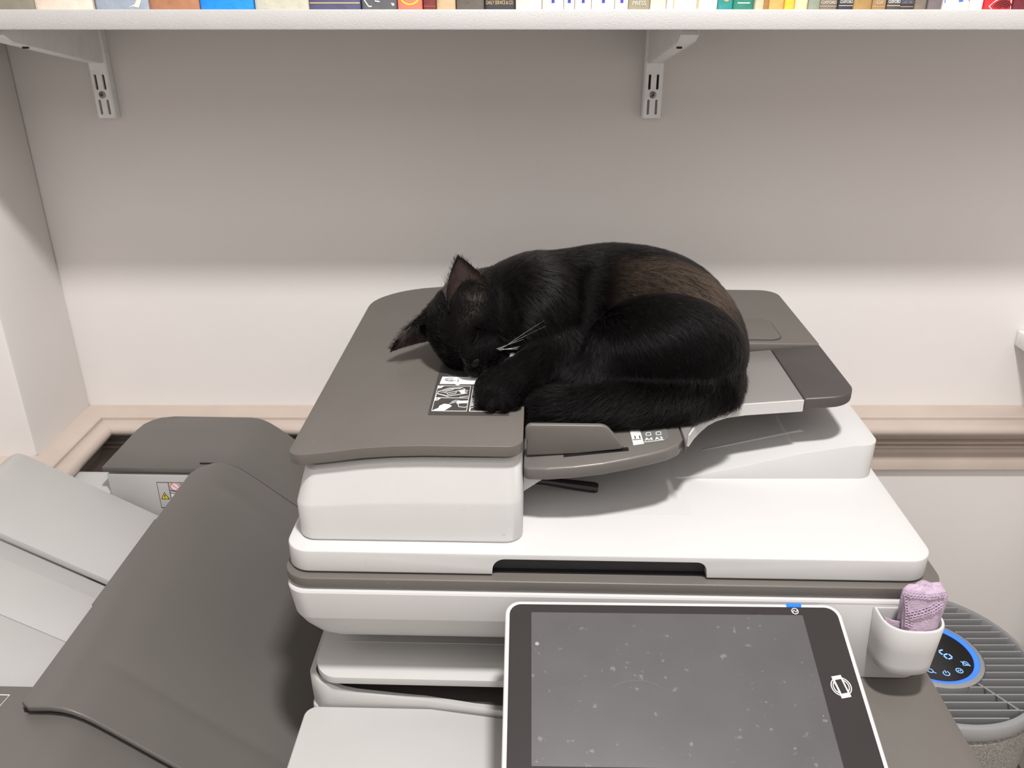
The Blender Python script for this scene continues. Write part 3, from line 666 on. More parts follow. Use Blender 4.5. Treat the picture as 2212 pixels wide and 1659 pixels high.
# ------------------------------------------------------------------ finisher on the left of the copier
fn = mroot('finisher', 'grey paper finisher with sloping dark covers left of the copier', 'finisher', -0.24, 0.2, 0.0)
def fprof(dz=0.0, ul=-0.2455):
    pts = [(ul, 0.7600), (-0.216, 0.7598), (-0.205, 0.7583), (-0.196, 0.7553), (-0.187, 0.7505), (-0.178, 0.7440), (-0.165, 0.7335), (-0.10, 0.6790), (-0.03, 0.6215), (-0.012, 0.6120)]
    return [(a, b + dz) for a, b in pts]
def strip(prof, th, w0, w1, slope=True):
    n = len(prof); low = [(a, b - th) for a, b in prof][::-1]
    return prism(prof + low, w0, w1, 'y')
# main sloping cover with rounded rear-left corner
def cover_vf():
    pr_ = fprof(0.004); rows = []
    ws = [-0.047, -0.045, -0.040, 0.0, 0.012, 0.016, 0.020, 0.1, 0.2, 0.3, 0.337, 0.346, 0.355, 0.37, 0.385, 0.395, 0.400]
    for w in ws:
        row = []
        for k, (u, z) in enumerate(pr_):
            cut = 0.0
            if w > 0.37 and k == 0: cut = 0.022 * ((w - 0.37) / 0.03) ** 2
            if w < -0.040 and k == 0: cut = 0.010 * ((-0.040 - w) / 0.007)
            dz = -0.0012 if abs(w - 0.016) < 1e-6 and k > 3 else (-0.0022 if abs(w - 0.346) < 1e-6 and k > 2 else 0.0)
            row.append((u + cut, w, z + dz - (0.0012 if k == 0 else 0)))
        rows.append(row)
    m_ = len(pr_); V = [p for r in rows for p in r]; V2 = [(x, y, z - 0.006) for x, y, z in V]; n = len(V); F = []
    for i in range(len(ws) - 1):
        for k in range(m_ - 1):
            q = [i * m_ + k, i * m_ + k + 1, (i + 1) * m_ + k + 1, (i + 1) * m_ + k]; F.append(q); F.append([a + n for a in q][::-1])
    bd = [i * m_ for i in range(len(ws))] + [(len(ws) - 1) * m_ + k for k in range(1, m_)] + [i * m_ + m_ - 1 for i in range(len(ws) - 2, -1, -1)] + [k for k in range(m_ - 2, 0, -1)]
    for a, b in zip(bd, bd[1:] + bd[:1]): F.append([a, b, b + n, a + n])
    return V + V2, F
add('sloping_cover', cover_vf(), DARKS, fn, bev=0.0016, seg=2, smooth=40, bang=60)
add('cover_gap', strip(fprof(-0.0028, -0.243), 0.004, -0.0435, 0.395), BLACK, fn)
# rear box: dark top and pale front panel with warning label
rp_ = [(-0.3755, 0.7600), (-0.216, 0.7598), (-0.205, 0.7583), (-0.196, 0.7553), (-0.187, 0.7505), (-0.178, 0.7440), (-0.165, 0.7335), (-0.10, 0.6790), (-0.012, 0.612)]
def rear_top():
    n = len(rp_); ws = [0.3880, 0.44, 0.50, 0.520, 0.533, 0.542, 0.547]; rows = []
    for w in ws:
        t_ = max(0, (w - 0.505) / 0.042); cut = 0.040 * (1 - math.sqrt(max(0, 1 - t_ * t_)))
        rows.append([(u + (cut if k == 0 else 0), w, z) for k, (u, z) in enumerate(rp_)])
    V = [p for r in rows for p in r]; N = len(V); V2 = [(x, y, z - 0.0075) for x, y, z in V]; F = []
    for i in range(len(ws) - 1):
        for k in range(n - 1):
            q = [i * n + k, i * n + k + 1, (i + 1) * n + k + 1, (i + 1) * n + k]; F.append(q); F.append([a + N for a in q][::-1])
    bd = [i * n for i in range(len(ws))] + [(len(ws) - 1) * n + k for k in range(1, n)] + [i * n + n - 1 for i in range(len(ws) - 2, -1, -1)] + [k for k in range(n - 2, 0, -1)]
    for a, b in zip(bd, bd[1:] + bd[:1]): F.append([a, b, b + N, a + N])
    return V + V2, F
add('cover_seam', strip(fprof(0.0018, -0.2425), 0.006, 0.4004, 0.4024), BLACK, fn)
add('rear_top_cover', rear_top(), DARKS, fn, bev=0.0007, seg=2, smooth=40, bang=60)
rb = add('rear_panel', prism([(-0.372, 0.7480), (-0.216, 0.7480), (-0.19, 0.738), (-0.03, 0.605), (-0.03, 0.02), (-0.372, 0.02)], 0.3895, 0.540, 'y'), CREAM, fn, bev=0.002, seg=2)
def on_r(x, z, h): return (x, 0.3894 - h, z)
wl = add('warning_label', patch([(-0.3030, 0.7365), (-0.2350, 0.7365), (-0.2350, 0.6950), (-0.3030, 0.6950)], on_r), mat('label_grey_film', (0.55, 0.54, 0.52), 0.5), fn)
Q = lambda x, y, h: on_r(x, y, h + 0.0003); Q2 = lambda x, y, h: on_r(x, y, h + 0.0005); Q3 = lambda x, y, h: on_r(x, y, h + 0.0007)
add('label_border', stroke([(-0.3030, 0.7365), (-0.2350, 0.7365), (-0.2350, 0.6950), (-0.3030, 0.6950)], 0.0008, Q, closed=True), INK, wl, smooth=0)
add('label_border', stroke([(-0.2868, 0.7365), (-0.2868, 0.6950)], 0.0008, Q), INK, wl, smooth=0)
add('warning_triangle', patch([(-0.3008, 0.7092), (-0.2890, 0.7092), (-0.2949, 0.7205)], Q2), INK, wl, smooth=0)
add('warning_triangle', patch([(-0.2993, 0.7100), (-0.2905, 0.7100), (-0.2949, 0.7188)], Q3), YELP, wl, smooth=0)
add('warning_mark', join(patch([(-0.2953, 0.7125), (-0.2945, 0.7125), (-0.2941, 0.7165), (-0.2957, 0.7165)], lambda x, y, h: on_r(x, y, h + 0.0010)), patch(arc(-0.2949, 0.7112, 0.0006, 0.0006, 0, 330, 8), lambda x, y, h: on_r(x, y, h + 0.0010))), INK, wl, smooth=0)
add('no_sign', patch(arc(-0.2782, 0.7300, 0.0066, 0.0066, 0, 345, 22), Q2), mat('no_white', (0.85, 0.8, 0.8), 0.5), wl, smooth=0)
add('no_sign', join(stroke(arc(-0.2782, 0.7300, 0.0060, 0.0060, 0, 352, 24), 0.0012, Q3), stroke([(-0.2822, 0.7338), (-0.2742, 0.7262)], 0.0011, Q3)), REDP, wl, smooth=0)
add('label_drawing', join(stroke([(-0.286, 0.7240), (-0.277, 0.7215), (-0.268, 0.7245), (-0.262, 0.7300)], 0.0007, Q2), stroke([(-0.286, 0.7195), (-0.276, 0.7170), (-0.267, 0.7195), (-0.262, 0.7245)], 0.0007, Q2), stroke([(-0.271, 0.7345), (-0.256, 0.7280)], 0.0007, Q2)), INK, wl, smooth=0)
add('label_white_patch', patch([(-0.2855, 0.7190), (-0.276, 0.7165), (-0.267, 0.7190), (-0.262, 0.7235), (-0.262, 0.7090), (-0.2855, 0.7090)], Q), PRINTW, wl, smooth=0)
add('rear_ledge', prism(rrect(-0.52, -0.3725, 0.30, 0.448, 0.01), 0.02, 0.718), WHITE, fn, bev=0.003)
# front dark cover with label frame, body below
add('front_cover', prism([(-0.52, 0.7520)] + [(a, b) for a, b in fprof(-0.008, -0.246)] + [(-0.012, 0.55), (-0.52, 0.55)], -0.16, -0.0105, 'y'), DARKS, fn, bev=0.0015)
add('body', prism([(-0.255, 0.745)] + [(a, b) for a, b in fprof(-0.012, -0.2545)][1:] + [(-0.012, 0.02), (-0.255, 0.02)], -0.0100, 0.388, 'y'), CREAM, fn)
add('lower_body', box(-0.50, -0.014, -0.155, 0.38, 0.02, 0.549), CREAM, fn)
def on_f(x, y, h): return (x, y, 0.7521 + h)
add('label_frame', stroke([(-0.40, -0.0225), (-0.2695, -0.0225), (-0.2750, -0.085), (-0.40, -0.085)], 0.0009, on_f, closed=True), PRINTW, fn, smooth=0)
add('label_line', stroke([(-0.2850, -0.0230), (-0.2900, -0.060)], 0.0008, on_f), PRINTW, fn, smooth=0)
# exit lip and the stacking tray
add('exit_lip', prism(rpoly([(-0.2600, 0.7480), (-0.2440, 0.7480), (-0.2440, 0.7380), (-0.2580, 0.7400)], 0.002, 3), 0.1150, 0.2820, 'y'), DARKS, fn, bev=0.001)
TS = 0.572
def ZS(u): return 0.7005 + (-0.288 - u) * TS
def stacker(w0, w1, drop, th=0.008, rr=0.0, tilt=0.0):
    pl = rpoly([(-0.2500, w0), (-0.2500, w1), (-0.4830, w1, rr), (-0.4830, w0)], 0.0, 8)
    def zt(u, w):
        z = ZS(u) - drop - tilt * (w - w0) / (w1 - w0)
        if u < -0.455: z -= 0.9 * (-0.455 - u) ** 2 / 0.028 * 0.9
        return z
    return plate(pl, zt, th, cuts=[-0.288, -0.34, -0.40, -0.44, -0.455, -0.462, -0.468, -0.474, -0.479])
add('stacking_tray', stacker(0.2125, 0.3560, 0.0, 0.010, 0.018), CREAM, fn, bev=0.0006, bang=50)
add('tray_recess', stacker(0.1781, 0.2124, 0.0, 0.006, 0.0, 0.013), CREAM, fn)
add('tray_middle', stacker(0.1050, 0.1780, -0.0005, 0.010), CREAM, fn, bev=0.0006, bang=50)
add('tray_front', stacker(-0.0090, 0.1030, -0.0030, 0.010), CREAM, fn, bev=0.0016, bang=50)

# ------------------------------------------------------------------ sleeping cat
def sd_ell(P, c, r, Rm=None):
    q = P - np.array(c)
    if Rm is not None: q = q @ np.array(Rm)          # columns of Rm are the local axes
    r = np.array(r); k0 = np.linalg.norm(q / r, axis=-1); k1 = np.linalg.norm(q / (r * r), axis=-1)
    return k0 * (k0 - 1.0) / np.maximum(k1, 1e-9)
def sd_cone(P, a, b, ra, rb):
    a = np.array(a); b = np.array(b); ab = b - a
    t = np.clip(((P - a) @ ab) / (ab @ ab), 0, 1)
    return np.linalg.norm(P - a - t[..., None] * ab, axis=-1) - (ra + (rb - ra) * t)
def smin(a, b, k):
    h = np.clip(0.5 + 0.5 * (b - a) / k, 0, 1)
    return b * (1 - h) + a * h - k * h * (1 - h)

# head frame: f towards the nose, r from ear to ear, h out of the crown
HC = np.array([0.1545, 0.1925, 1.0510]); HS = 1.15
HM = np.array([[0.631, 0.067, -0.773], [-0.169, -0.961, -0.221], [0.757, -0.27, 0.594]])      # columns: ear to ear, nose, crown
hr_, hf, hh = HM[:, 0], HM[:, 1], HM[:, 2]
def hp(r, f, h): return HC + HM @ (HS * np.array([r, f, h]))

def chain(P, pts, rad):
    d = None
    for i in range(len(pts) - 1):
        e = sd_cone(P, pts[i], pts[i + 1], rad[i], rad[i + 1]); d = e if d is None else np.minimum(d, e)
    return d
TAIL = [(0.396, 0.205, 1.005), (0.403, 0.168, 1.004), (0.394, 0.136, 1.002), (0.370, 0.120, 1.001), (0.330, 0.113, 1.000), (0.287, 0.112, 0.998), (0.245, 0.112, 0.997), (0.217, 0.113, 1.001), (0.209, 0.114, 1.004)]
TAILR = [0.030, 0.030, 0.028, 0.026, 0.024, 0.0225, 0.021, 0.019, 0.016]

def trunk_thigh(P):
    # trunk: a curl from the shoulders round the back to the rump
    tr = sd_ell(P, (0.230, 0.218, 1.052), (0.060, 0.066, 0.062))
    tr = smin(tr, sd_ell(P, (0.296, 0.258, 1.050), (0.075, 0.062, 0.0635)), 0.035)
    tr = smin(tr, sd_ell(P, (0.352, 0.232, 1.046), (0.070, 0.078, 0.064)), 0.035)
    tr = smin(tr, sd_ell(P, (0.385, 0.190, 1.026), (0.052, 0.066, 0.056)), 0.03)
    tr = smin(tr, sd_ell(P, (0.300, 0.205, 1.015), (0.085, 0.070, 0.045)), 0.03)
    # thigh and lower hind leg towards the camera
    th = sd_ell(P, (0.350, 0.160, 1.034), (0.078, 0.046, 0.058))
    th = smin(th, sd_ell(P, (0.378, 0.165, 1.018), (0.040, 0.046, 0.046)), 0.02)
    th = smin(th, sd_ell(P, (0.272, 0.146, 1.008), (0.038, 0.034, 0.034)), 0.025)
    th = smin(th, sd_cone(P, (0.262, 0.138, 1.000), (0.330, 0.130, 0.998), 0.026, 0.022), 0.012)
    return tr, th
def cat_sdf(P):
    tr, th = trunk_thigh(P)
    # fold between the shoulder and the hindquarters
    fold = chain(P, [(0.292, 0.215, 1.118), (0.274, 0.182, 1.090), (0.262, 0.160, 1.066), (0.258, 0.142, 1.044)], [0.007, 0.017, 0.018, 0.012])
    tr = -smin(-tr, fold, 0.012)
    d = smin(tr, th, 0.004)
    # shoulder, neck
    sh_ = sd_ell(P, (0.222, 0.188, 1.060), (0.044, 0.050, 0.056))
    d = smin(d, sh_, 0.016)
    nk = sd_cone(P, (0.212, 0.205, 1.060), hp(0.012, -0.022, -0.012), 0.050, 0.038)
    d = smin(d, nk, 0.022)
    # foreleg folded forward, paw
    fl = chain(P, [(0.246, 0.158, 1.036), (0.224, 0.130, 1.030), (0.200, 0.107, 1.0245)], [0.026, 0.021, 0.0175])
    pw = sd_ell(P, (0.1905, 0.0985, 1.0215), (0.0235, 0.0215, 0.0170))
    for k, (du, dw) in enumerate(((-0.015, -0.012), (-0.006, -0.0175), (0.005, -0.0175), (0.014, -0.012))):
        pw = smin(pw, sd_ell(P, (0.1905 + du, 0.0985 + dw, 1.0145), (0.0074, 0.0085, 0.0082)), 0.004)
    d = smin(d, smin(fl, pw, 0.012), 0.008)
    # second foreleg tucked under the chin
    d = smin(d, chain(P, [(0.228, 0.170, 1.022), (0.205, 0.155, 1.016)], [0.022, 0.016]), 0.008)
    # head
    q = (P - HC) @ HM / HS
    def he(c, r): return sd_ell(q, c, r)
    hd = he((0, -0.004, 0.0), (0.0385, 0.037, 0.0345))
    hd = smin(hd, he((0, 0.010, 0.006), (0.027, 0.026, 0.026)), 0.012)
    for s in (-1, 1):
        hd = smin(hd, he((s * 0.023, 0.008, -0.013), (0.019, 0.020, 0.018)), 0.012)
        hd = smin(hd, he((s * 0.0085, 0.0385, -0.0150), (0.0115, 0.0110, 0.0095)), 0.006)
        hd = smin(hd, he((s * 0.017, 0.026, 0.0080), (0.0105, 0.0085, 0.0065)), 0.007)
        hd = smin(hd, he((s * 0.024, -0.012, 0.018), (0.014, 0.012, 0.014)), 0.012)
    hd = smin(hd, sd_cone(q, (0, 0.024, 0.012), (0, 0.0435, -0.0040), 0.0115, 0.0080), 0.007)
    hd = smin(hd, he((0, 0.0345, -0.0250), (0.0105, 0.0100, 0.0075)), 0.006)
    for s in (-1, 1):      # closed eye hollows
        eye = sd_cone(q, (s * 0.0075, 0.0395, 0.0000), (s * 0.0180, 0.0345, 0.0035), 0.0026, 0.0022)
        hd = -smin(-hd, eye + 0.0006, 0.004)
    d = smin(d, hd * HS, 0.010)
    # tail laid round the front
    d = smin(d, chain(P, TAIL, TAILR), 0.005)
    # rest on the copier: flattened underneath
    return d

def support_z(u, w):
    z = np.where(u < 0.2138, 1.0066, np.where(w > 0.2615, 1.0052, 0.972 + (u - 0.2135) * KT + 0.0002))
    return z

def surface_nets(f, lo, hi, h):
    n = np.ceil((np.array(hi) - np.array(lo)) / h).astype(int) + 1
    ax = [lo[i] + h * np.arange(n[i]) for i in range(3)]
    G = np.stack(np.meshgrid(*ax, indexing='ij'), -1).reshape(-1, 3)
    D = np.concatenate([f(c) for c in np.array_split(G, 40)]).reshape(n)
    sg = D < 0; c = tuple(k - 1 for k in n)
    acc = np.zeros((*c, 3)); cnt = np.zeros(c)
    def sl(o): return tuple(slice(o[i], o[i] + c[i]) for i in range(3))
    cr = [(i, j, k) for i in (0, 1) for j in (0, 1) for k in (0, 1)]
    for a in cr:
        for axn in range(3):
            if a[axn] == 1: continue
            b = list(a); b[axn] = 1; b = tuple(b)
            da = D[sl(a)]; db = D[sl(b)]; m = (da < 0) != (db < 0)
            t = np.where(m, da / np.where(da == db, 1, da - db), 0)
            for k in range(3): acc[..., k] += np.where(m, a[k] + (t if k == axn else 0), 0)
            cnt += m
    act = cnt > 0; idx = -np.ones(c, int); idx[act] = np.arange(act.sum())
    ii = np.argwhere(act); V = (ii + acc[act] / cnt[act][:, None]) * h + np.array(lo)
    F = []
    for axn in range(3):
        o = [k for k in range(3) if k != axn]
        s0 = [slice(1, c[k]) for k in range(3)]; s0[axn] = slice(0, c[axn]); s1 = list(s0); s1[axn] = slice(1, c[axn] + 1)
        A = sg[tuple(s0)]; B = sg[tuple(s1)]; e = np.argwhere(A != B)
        base = e + np.array([0 if k == axn else 1 for k in range(3)])
        fl = A[tuple(e.T)]
        def cell(d0, d1):
            q = base.copy(); q[:, o[0]] -= d0; q[:, o[1]] -= d1; return idx[tuple(q.T)]
        qd = np.stack([cell(0, 0), cell(1, 0), cell(1, 1), cell(0, 1)], 1)
        if axn == 1: qd = qd[:, ::-1]
        qd[~fl] = qd[~fl][:, ::-1]; F.append(qd)
    return V, np.concatenate(F)

def cat_field(P):
    return np.maximum(cat_sdf(P), support_z(P[:, 0], P[:, 1]) - P[:, 2])
CV, CF = surface_nets(cat_field, (0.085, 0.06, 0.955), (0.47, 0.36, 1.15), 0.0021)
CAT0 = (0.29, 0.2, 1.0)
cat = mroot('cat', 'black cat curled up asleep on the copier with its head on a paw', 'cat', *CAT0)
FURSKIN = mat('black_coat', (0.005, 0.0045, 0.0045), 0.7, 0.2, 60, spec=0.0)
me = bpy.data.meshes.new('cat_body'); me.from_pydata((CV - np.array(CAT0)).tolist(), [], CF.tolist()); me.materials.append(FURSKIN)
bm = bmesh.new(); bm.from_mesh(me); bmesh.ops.recalc_face_normals(bm, faces=bm.faces); bm.to_mesh(me); bm.free()
for p in me.polygons: p.use_smooth = True
link('body', me, cat)

# ears: curved shells
EARIN = mat('ear_inner_skin', (0.027, 0.0145, 0.0125), 0.55, 0.25, 120)
def ear(side, tipdir, length, width, base, name_in):
    """base: centre of the ear base; tipdir: direction to the tip; the cup opens along opendir"""
    T = np.array(tipdir, float); T /= np.linalg.norm(T)
    opend = np.array(name_in, float); opend -= T * (opend @ T); opend /= np.linalg.norm(opend)
    Sd = np.cross(T, opend)
    rows, cols = 14, 13; Vo = []; Vi = []
    for i in range(rows):
        t = i / (rows - 1); wd_ = width * (1 - t ** 1.9) ** 0.85 + 0.0006
        for j in range(cols):
            a = (j / (cols - 1) - 0.5) * R(205 - 70 * t)
            rad = wd_ * 0.5
            p = np.array(base) + T * (length * t * (1 - 0.10 * (abs(a) / 1.8) ** 2)) + Sd * (rad * math.sin(a) * 1.12) - opend * (rad * 0.75 * math.cos(a)) + opend * (0.004 * t)
            Vo.append(p); nrm = -Sd * math.sin(a) + opend * math.cos(a); Vi.append(p + nrm * (0.0016 * (1 - 0.6 * t)))
    F = []; N = len(Vo)
    for i in range(rows - 1):
        for j in range(cols - 1):
            q = [i * cols + j, i * cols + j + 1, (i + 1) * cols + j + 1, (i + 1) * cols + j]; F.append(q)
    Fin = [[a + N for a in q][::-1] for q in F]
    bd = [(i * cols, (i + 1) * cols) for i in range(rows - 1)] + [(i * cols + cols - 1, (i + 1) * cols + cols - 1) for i in range(rows - 1)] + [((rows - 1) * cols + j, (rows - 1) * cols + j + 1) for j in range(cols - 1)]
    Fr = [[a, b, b + N, a + N] for a, b in bd]
    o = add('ear', ([tuple(v) for v in Vo + Vi], F + Fr + Fin), FURSKIN, cat, smooth=70)
    o.data.materials.append(EARIN)
    cen = np.array(base)
    for p in o.data.polygons:
        if min(p.vertices) >= N: p.material_index = 1
    return np.array(Vo), np.array(Vi), rows, cols, T, opend
e1b = np.array([0.1612, 0.1665, 1.0790]); e2b = hp(-0.0265, -0.009, 0.0170)
E1 = ear(1, np.array([0.1460, 0.1830, 1.1270]) - e1b, 0.0510, 0.043, e1b, np.array([0.33, -0.88, 0.33]))
E2 = ear(-1, np.array([0.0700, 0.1990, 1.0185]) - e2b, 0.054, 0.044, e2b, np.array([0.1, -0.62, -0.75]))

# nose, eyelids
NOSEM = mat('nose_leather', (0.010, 0.008, 0.008), 0.55, 0.2, 300, 0.3, 900, spec=0.12)
def head_pts(pts): return [tuple(hp(*p)) for p in pts]
no_r = [[tuple(hp(x * s, f, z)) for x, z in arc(0, 0, 0.0046, 0.0030, 0, 350, 16)] for s, f in ((1.0, 0.0470), (0.95, 0.0505), (0.6, 0.0515))]
no_r = [[tuple(np.array(p) - HM[:, 2] * 0.0080 * HS) for p in r] for r in no_r]
add('nose', loft(no_r), NOSEM, cat, smooth=80)
LID = mat('eyelid_rim', (0.018, 0.016, 0.016), 0.7, spec=0.1)
for s in (-1, 1):
    pts = [hp(s * (0.0080 + 0.0105 * t), 0.0390 - 0.0052 * t - 0.0006 * math.sin(math.pi * t), 0.0003 + 0.0030 * t - 0.0018 * math.sin(math.pi * t)) for t in np.linspace(0, 1, 9)]
    add('closed_eye', tube([tuple(p) for p in pts], [0.0002, 0.0003, 0.0004, 0.0004, 0.0004, 0.0004, 0.0003, 0.0003, 0.0002], 6), LID, cat, smooth=80)
add('mouth', tube(head_pts([(-0.011, 0.0405, -0.0205), (-0.006, 0.0465, -0.0200), (0, 0.0480, -0.0170), (0.006, 0.0465, -0.0200), (0.011, 0.0405, -0.0205)]), 0.0006, 6), NOSEM, cat)
WHM = mat('whisker_white', (0.75, 0.73, 0.7), 0.3)
for s in (-1, 1):
    for k in range(6):
        a = R(-46 + 8.5 * k); L = 0.043 + 0.004 * (k % 3)
        p0 = np.array([s * 0.0185, 0.0435, -0.0165 - 0.0016 * (k % 3)])
        dirv = np.array([s * math.cos(a), 0.32, math.sin(a) + 0.1]); dirv /= np.linalg.norm(dirv)
        pts = [tuple(hp(*(p0 + dirv * L * t + np.array([0, -0.012 * t * t, -0.010 * t * t])))) for t in np.linspace(0, 1, 8)]
        pts = [(x, y, max(z, 1.0078)) for x, y, z in pts]
        add('whisker', tube(pts, [0.00012 - 0.00010 * t for t in np.linspace(0, 1, 8)], 4), WHM, cat)
# collar pieces glinting under the chin
COLL = mat('collar_fabric', (0.02, 0.02, 0.025), 0.4); TAGW = mat('collar_tag_white', (0.8, 0.8, 0.82), 0.3); BELL = mat('bell_metal', (0.6, 0.6, 0.6), 0.25, metal=0.9)
cc = np.array([0.1935, 0.1740, 1.0460]); ax_ = np.array([0.86, 0.40, 0.30]); ax_ /= np.linalg.norm(ax_)
c1 = np.cross(ax_, [0, 0, 1.0]); c1 /= np.linalg.norm(c1); c2 = np.cross(ax_, c1)
col_pts = [cc + c1 * 0.0290 * math.cos(a) + c2 * 0.0290 * math.sin(a) for a in np.linspace(0, 2 * math.pi, 33)]
cl = add('collar', loft([[tuple(p + (p - cc) / 0.0290 * q + ax_ * e) for q, e in ((0, -0.004), (0.0016, -0.004), (0.0016, 0.004), (0, 0.004))] for p in col_pts], False, False), COLL, cat)
add('collar_tag', prism(rrect(-0.0045, 0.0045, -0.003, 0.003, 0.001, 3), -0.0006, 0.0006), TAGW, cl)
tg = cl.children[0]
for v in tg.data.vertices: v.co += Vector(CAT0)
tg.location = Vector((0.1990, 0.1290, 1.0350)) - Vector(CAT0); tg.rotation_euler = (R(60), R(-12), R(25))
add('bell', lathe([(0.0002, -0.0035), (0.0025, -0.003), (0.0036, 0), (0.0025, 0.003), (0.0002, 0.0035)], 0.2020, 0.1275, 14), BELL, cl)
bl = [c for c in cl.children if c.name.startswith('bell')][0]
for v in bl.data.vertices: v.co.z += 0.0415 + 1.0
# ------------------------------------------------------------------ fur
def fur():
    tri = np.concatenate([CF[:, [0, 1, 2]], CF[:, [0, 2, 3]]])
    a, b, c = CV[tri[:, 0]], CV[tri[:, 1]], CV[tri[:, 2]]
    ar = np.linalg.norm(np.cross(b - a, c - a), axis=1); 
    N = 150000
    pick = RNG.choice(len(tri), N, p=ar / ar.sum()); r1 = np.sqrt(RNG.random(N)); r2 = RNG.random(N)
    P = a[pick] * (1 - r1)[:, None] + b[pick] * (r1 * (1 - r2))[:, None] + c[pick] * (r1 * r2)[:, None]
    e = 0.0008; g = np.stack([cat_sdf(P + e * np.eye(3)[k]) - cat_sdf(P - e * np.eye(3)[k]) for k in range(3)], 1)
    nr = g / np.maximum(np.linalg.norm(g, axis=1), 1e-9)[:, None]
    ok = (cat_sdf(P) > -0.0015) & (P[:, 2] > support_z(P[:, 0], P[:, 1]) + 0.0012)
    P, nr = P[ok], nr[ok]; N = len(P)
    # flow guides: point, direction, reach
    G = []
    def g_(p, d, s=0.03): d = np.array(d, float); G.append((np.array(p, float), d / np.linalg.norm(d), s))
    for i in range(len(TAIL) - 1): g_(TAIL[i], np.array(TAIL[i + 1]) - np.array(TAIL[i]), 0.022)
    for k in range(9): 
        t = k / 8; g_((0.215 + 0.03 * t, 0.235 + 0.035 * t, 1.10 + 0.01 * t), (0.9, 0.35, -0.15), 0.03)
    g_((0.296, 0.28, 1.10), (1, 0.05, -0.1), 0.04); g_((0.35, 0.26, 1.10), (1, -0.35, -0.35), 0.04); g_((0.40, 0.21, 1.06), (0.6, -0.7, -0.6), 0.04)
    g_((0.43, 0.17, 1.02), (0.1, -0.8, -0.6), 0.03); g_((0.34, 0.16, 1.06), (0.9, -0.3, -0.5), 0.035); g_((0.36, 0.12, 1.03), (0.25, -0.4, -1), 0.035)
    g_((0.28, 0.12, 1.02), (-0.2, -0.3, -1), 0.03); g_((0.225, 0.16, 1.07), (0.55, -0.3, -0.8), 0.03); g_((0.215, 0.20, 1.10), (0.9, 0.1, -0.25), 0.03)
    g_((0.235, 0.135, 1.035), (-0.8, -0.6, -0.25), 0.02); g_((0.195, 0.10, 1.03), (-0.5, -0.75, -0.35), 0.02); g_((0.21, 0.115, 1.03), (-0.8, -0.6, -0.2), 0.018)
    for rr in (-0.03, -0.015, 0, 0.015, 0.03):
        for ff, hz in ((0.04, -0.01), (0.03, 0.012), (0.012, 0.03), (-0.015, 0.035)):
            tgt = hp(rr * 1.9, -0.06, 0.035); p = hp(rr, ff, hz); g_(p, tgt - p, 0.018)
    for s in (-1, 1): 
        for ff in (0.03, 0.01, -0.01): p = hp(s * 0.035, ff, -0.015); g_(p, hp(s * 0.06, -0.05, -0.01) - p, 0.018)
    GP = np.array([q[0] for q in G]); GD = np.array([q[1] for q in G]); GS = np.array([q[2] for q in G])
    W_ = np.exp(-((P[:, None, :] - GP[None]) ** 2).sum(-1) / (2 * (GS * 0.8) ** 2)[None]) + 1e-9
    fl = W_ @ GD; fl /= np.maximum(np.linalg.norm(fl, axis=1), 1e-9)[:, None]
    fl = fl - nr * (fl * nr).sum(1)[:, None]; fl /= np.maximum(np.linalg.norm(fl, axis=1), 1e-6)[:, None]
    q = (P - HC) @ HM / HS
    onhead = (np.linalg.norm(q / np.array([1, 1.15, 1]), axis=1) < 0.050) & (P[:, 0] < 0.195)
    face = onhead & (q[:, 1] > 0.018)
    paw = np.linalg.norm(P - np.array([0.19, 0.10, 1.02]), axis=1) < 0.032
    dt = chain(P, TAIL, TAILR)
    tail = dt < 0.003
    L = np.where(face, 0.0042, np.where(onhead, 0.0075, np.where(paw, 0.0055, np.where(tail, 0.0150, 0.0120))))
    L = L * RNG.uniform(0.7, 1.2, N)
    lift = np.where(onhead, 0.34, np.where(tail, 0.34, 0.22)) * RNG.uniform(0.5, 1.5, N)
    clump = np.sin(P[:, 0] * 900 + 3 * np.sin(P[:, 1] * 500)) * np.sin(P[:, 2] * 800 + 2 * np.sin(P[:, 0] * 400))
    side = np.cross(nr, fl); jit = RNG.normal(0, 0.16, N) + 0.22 * clump
    d0 = fl + nr * lift[:, None] + side * jit[:, None]; d0 /= np.linalg.norm(d0, axis=1)[:, None]
    K = 5; T = np.linspace(0, 1, K)
    pts = np.stack([P - nr * 0.0004 + d0 * (L * t)[:, None] - nr * (L * 0.10 * t * t)[:, None] for t in T], 1)
    sz = support_z(pts[..., 0], pts[..., 1]) + 0.0006
    below = pts[..., 2] < sz
    pts[..., 2] = np.where(below & (pts[..., 1] > 0.05), np.maximum(pts[..., 2], sz), pts[..., 2])
    # colour: black; rusty undertone and lit-fur tone painted on haunch top and temple
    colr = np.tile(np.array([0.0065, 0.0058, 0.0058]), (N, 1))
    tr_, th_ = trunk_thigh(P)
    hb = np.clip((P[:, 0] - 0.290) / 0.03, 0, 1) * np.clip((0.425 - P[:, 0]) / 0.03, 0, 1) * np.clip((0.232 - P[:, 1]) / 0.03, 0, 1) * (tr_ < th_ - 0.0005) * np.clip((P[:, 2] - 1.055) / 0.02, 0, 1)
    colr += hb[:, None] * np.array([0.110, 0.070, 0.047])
    shg = np.exp(-(((P - np.array([0.228, 0.165, 1.090])) / np.array([0.030, 0.045, 0.040])) ** 2).sum(1)) * (RNG.random(N) < 0.30)  # shoulder gloss put into the colour of scattered grey hairs
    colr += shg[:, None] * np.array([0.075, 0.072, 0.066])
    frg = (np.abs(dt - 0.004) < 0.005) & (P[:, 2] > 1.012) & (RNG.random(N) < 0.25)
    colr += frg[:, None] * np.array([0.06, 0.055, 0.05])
    ta_, tz_ = np.array([0.0295, 0.0170, 0.0145]), np.array([0.0160, 0.0345, 0.0130])
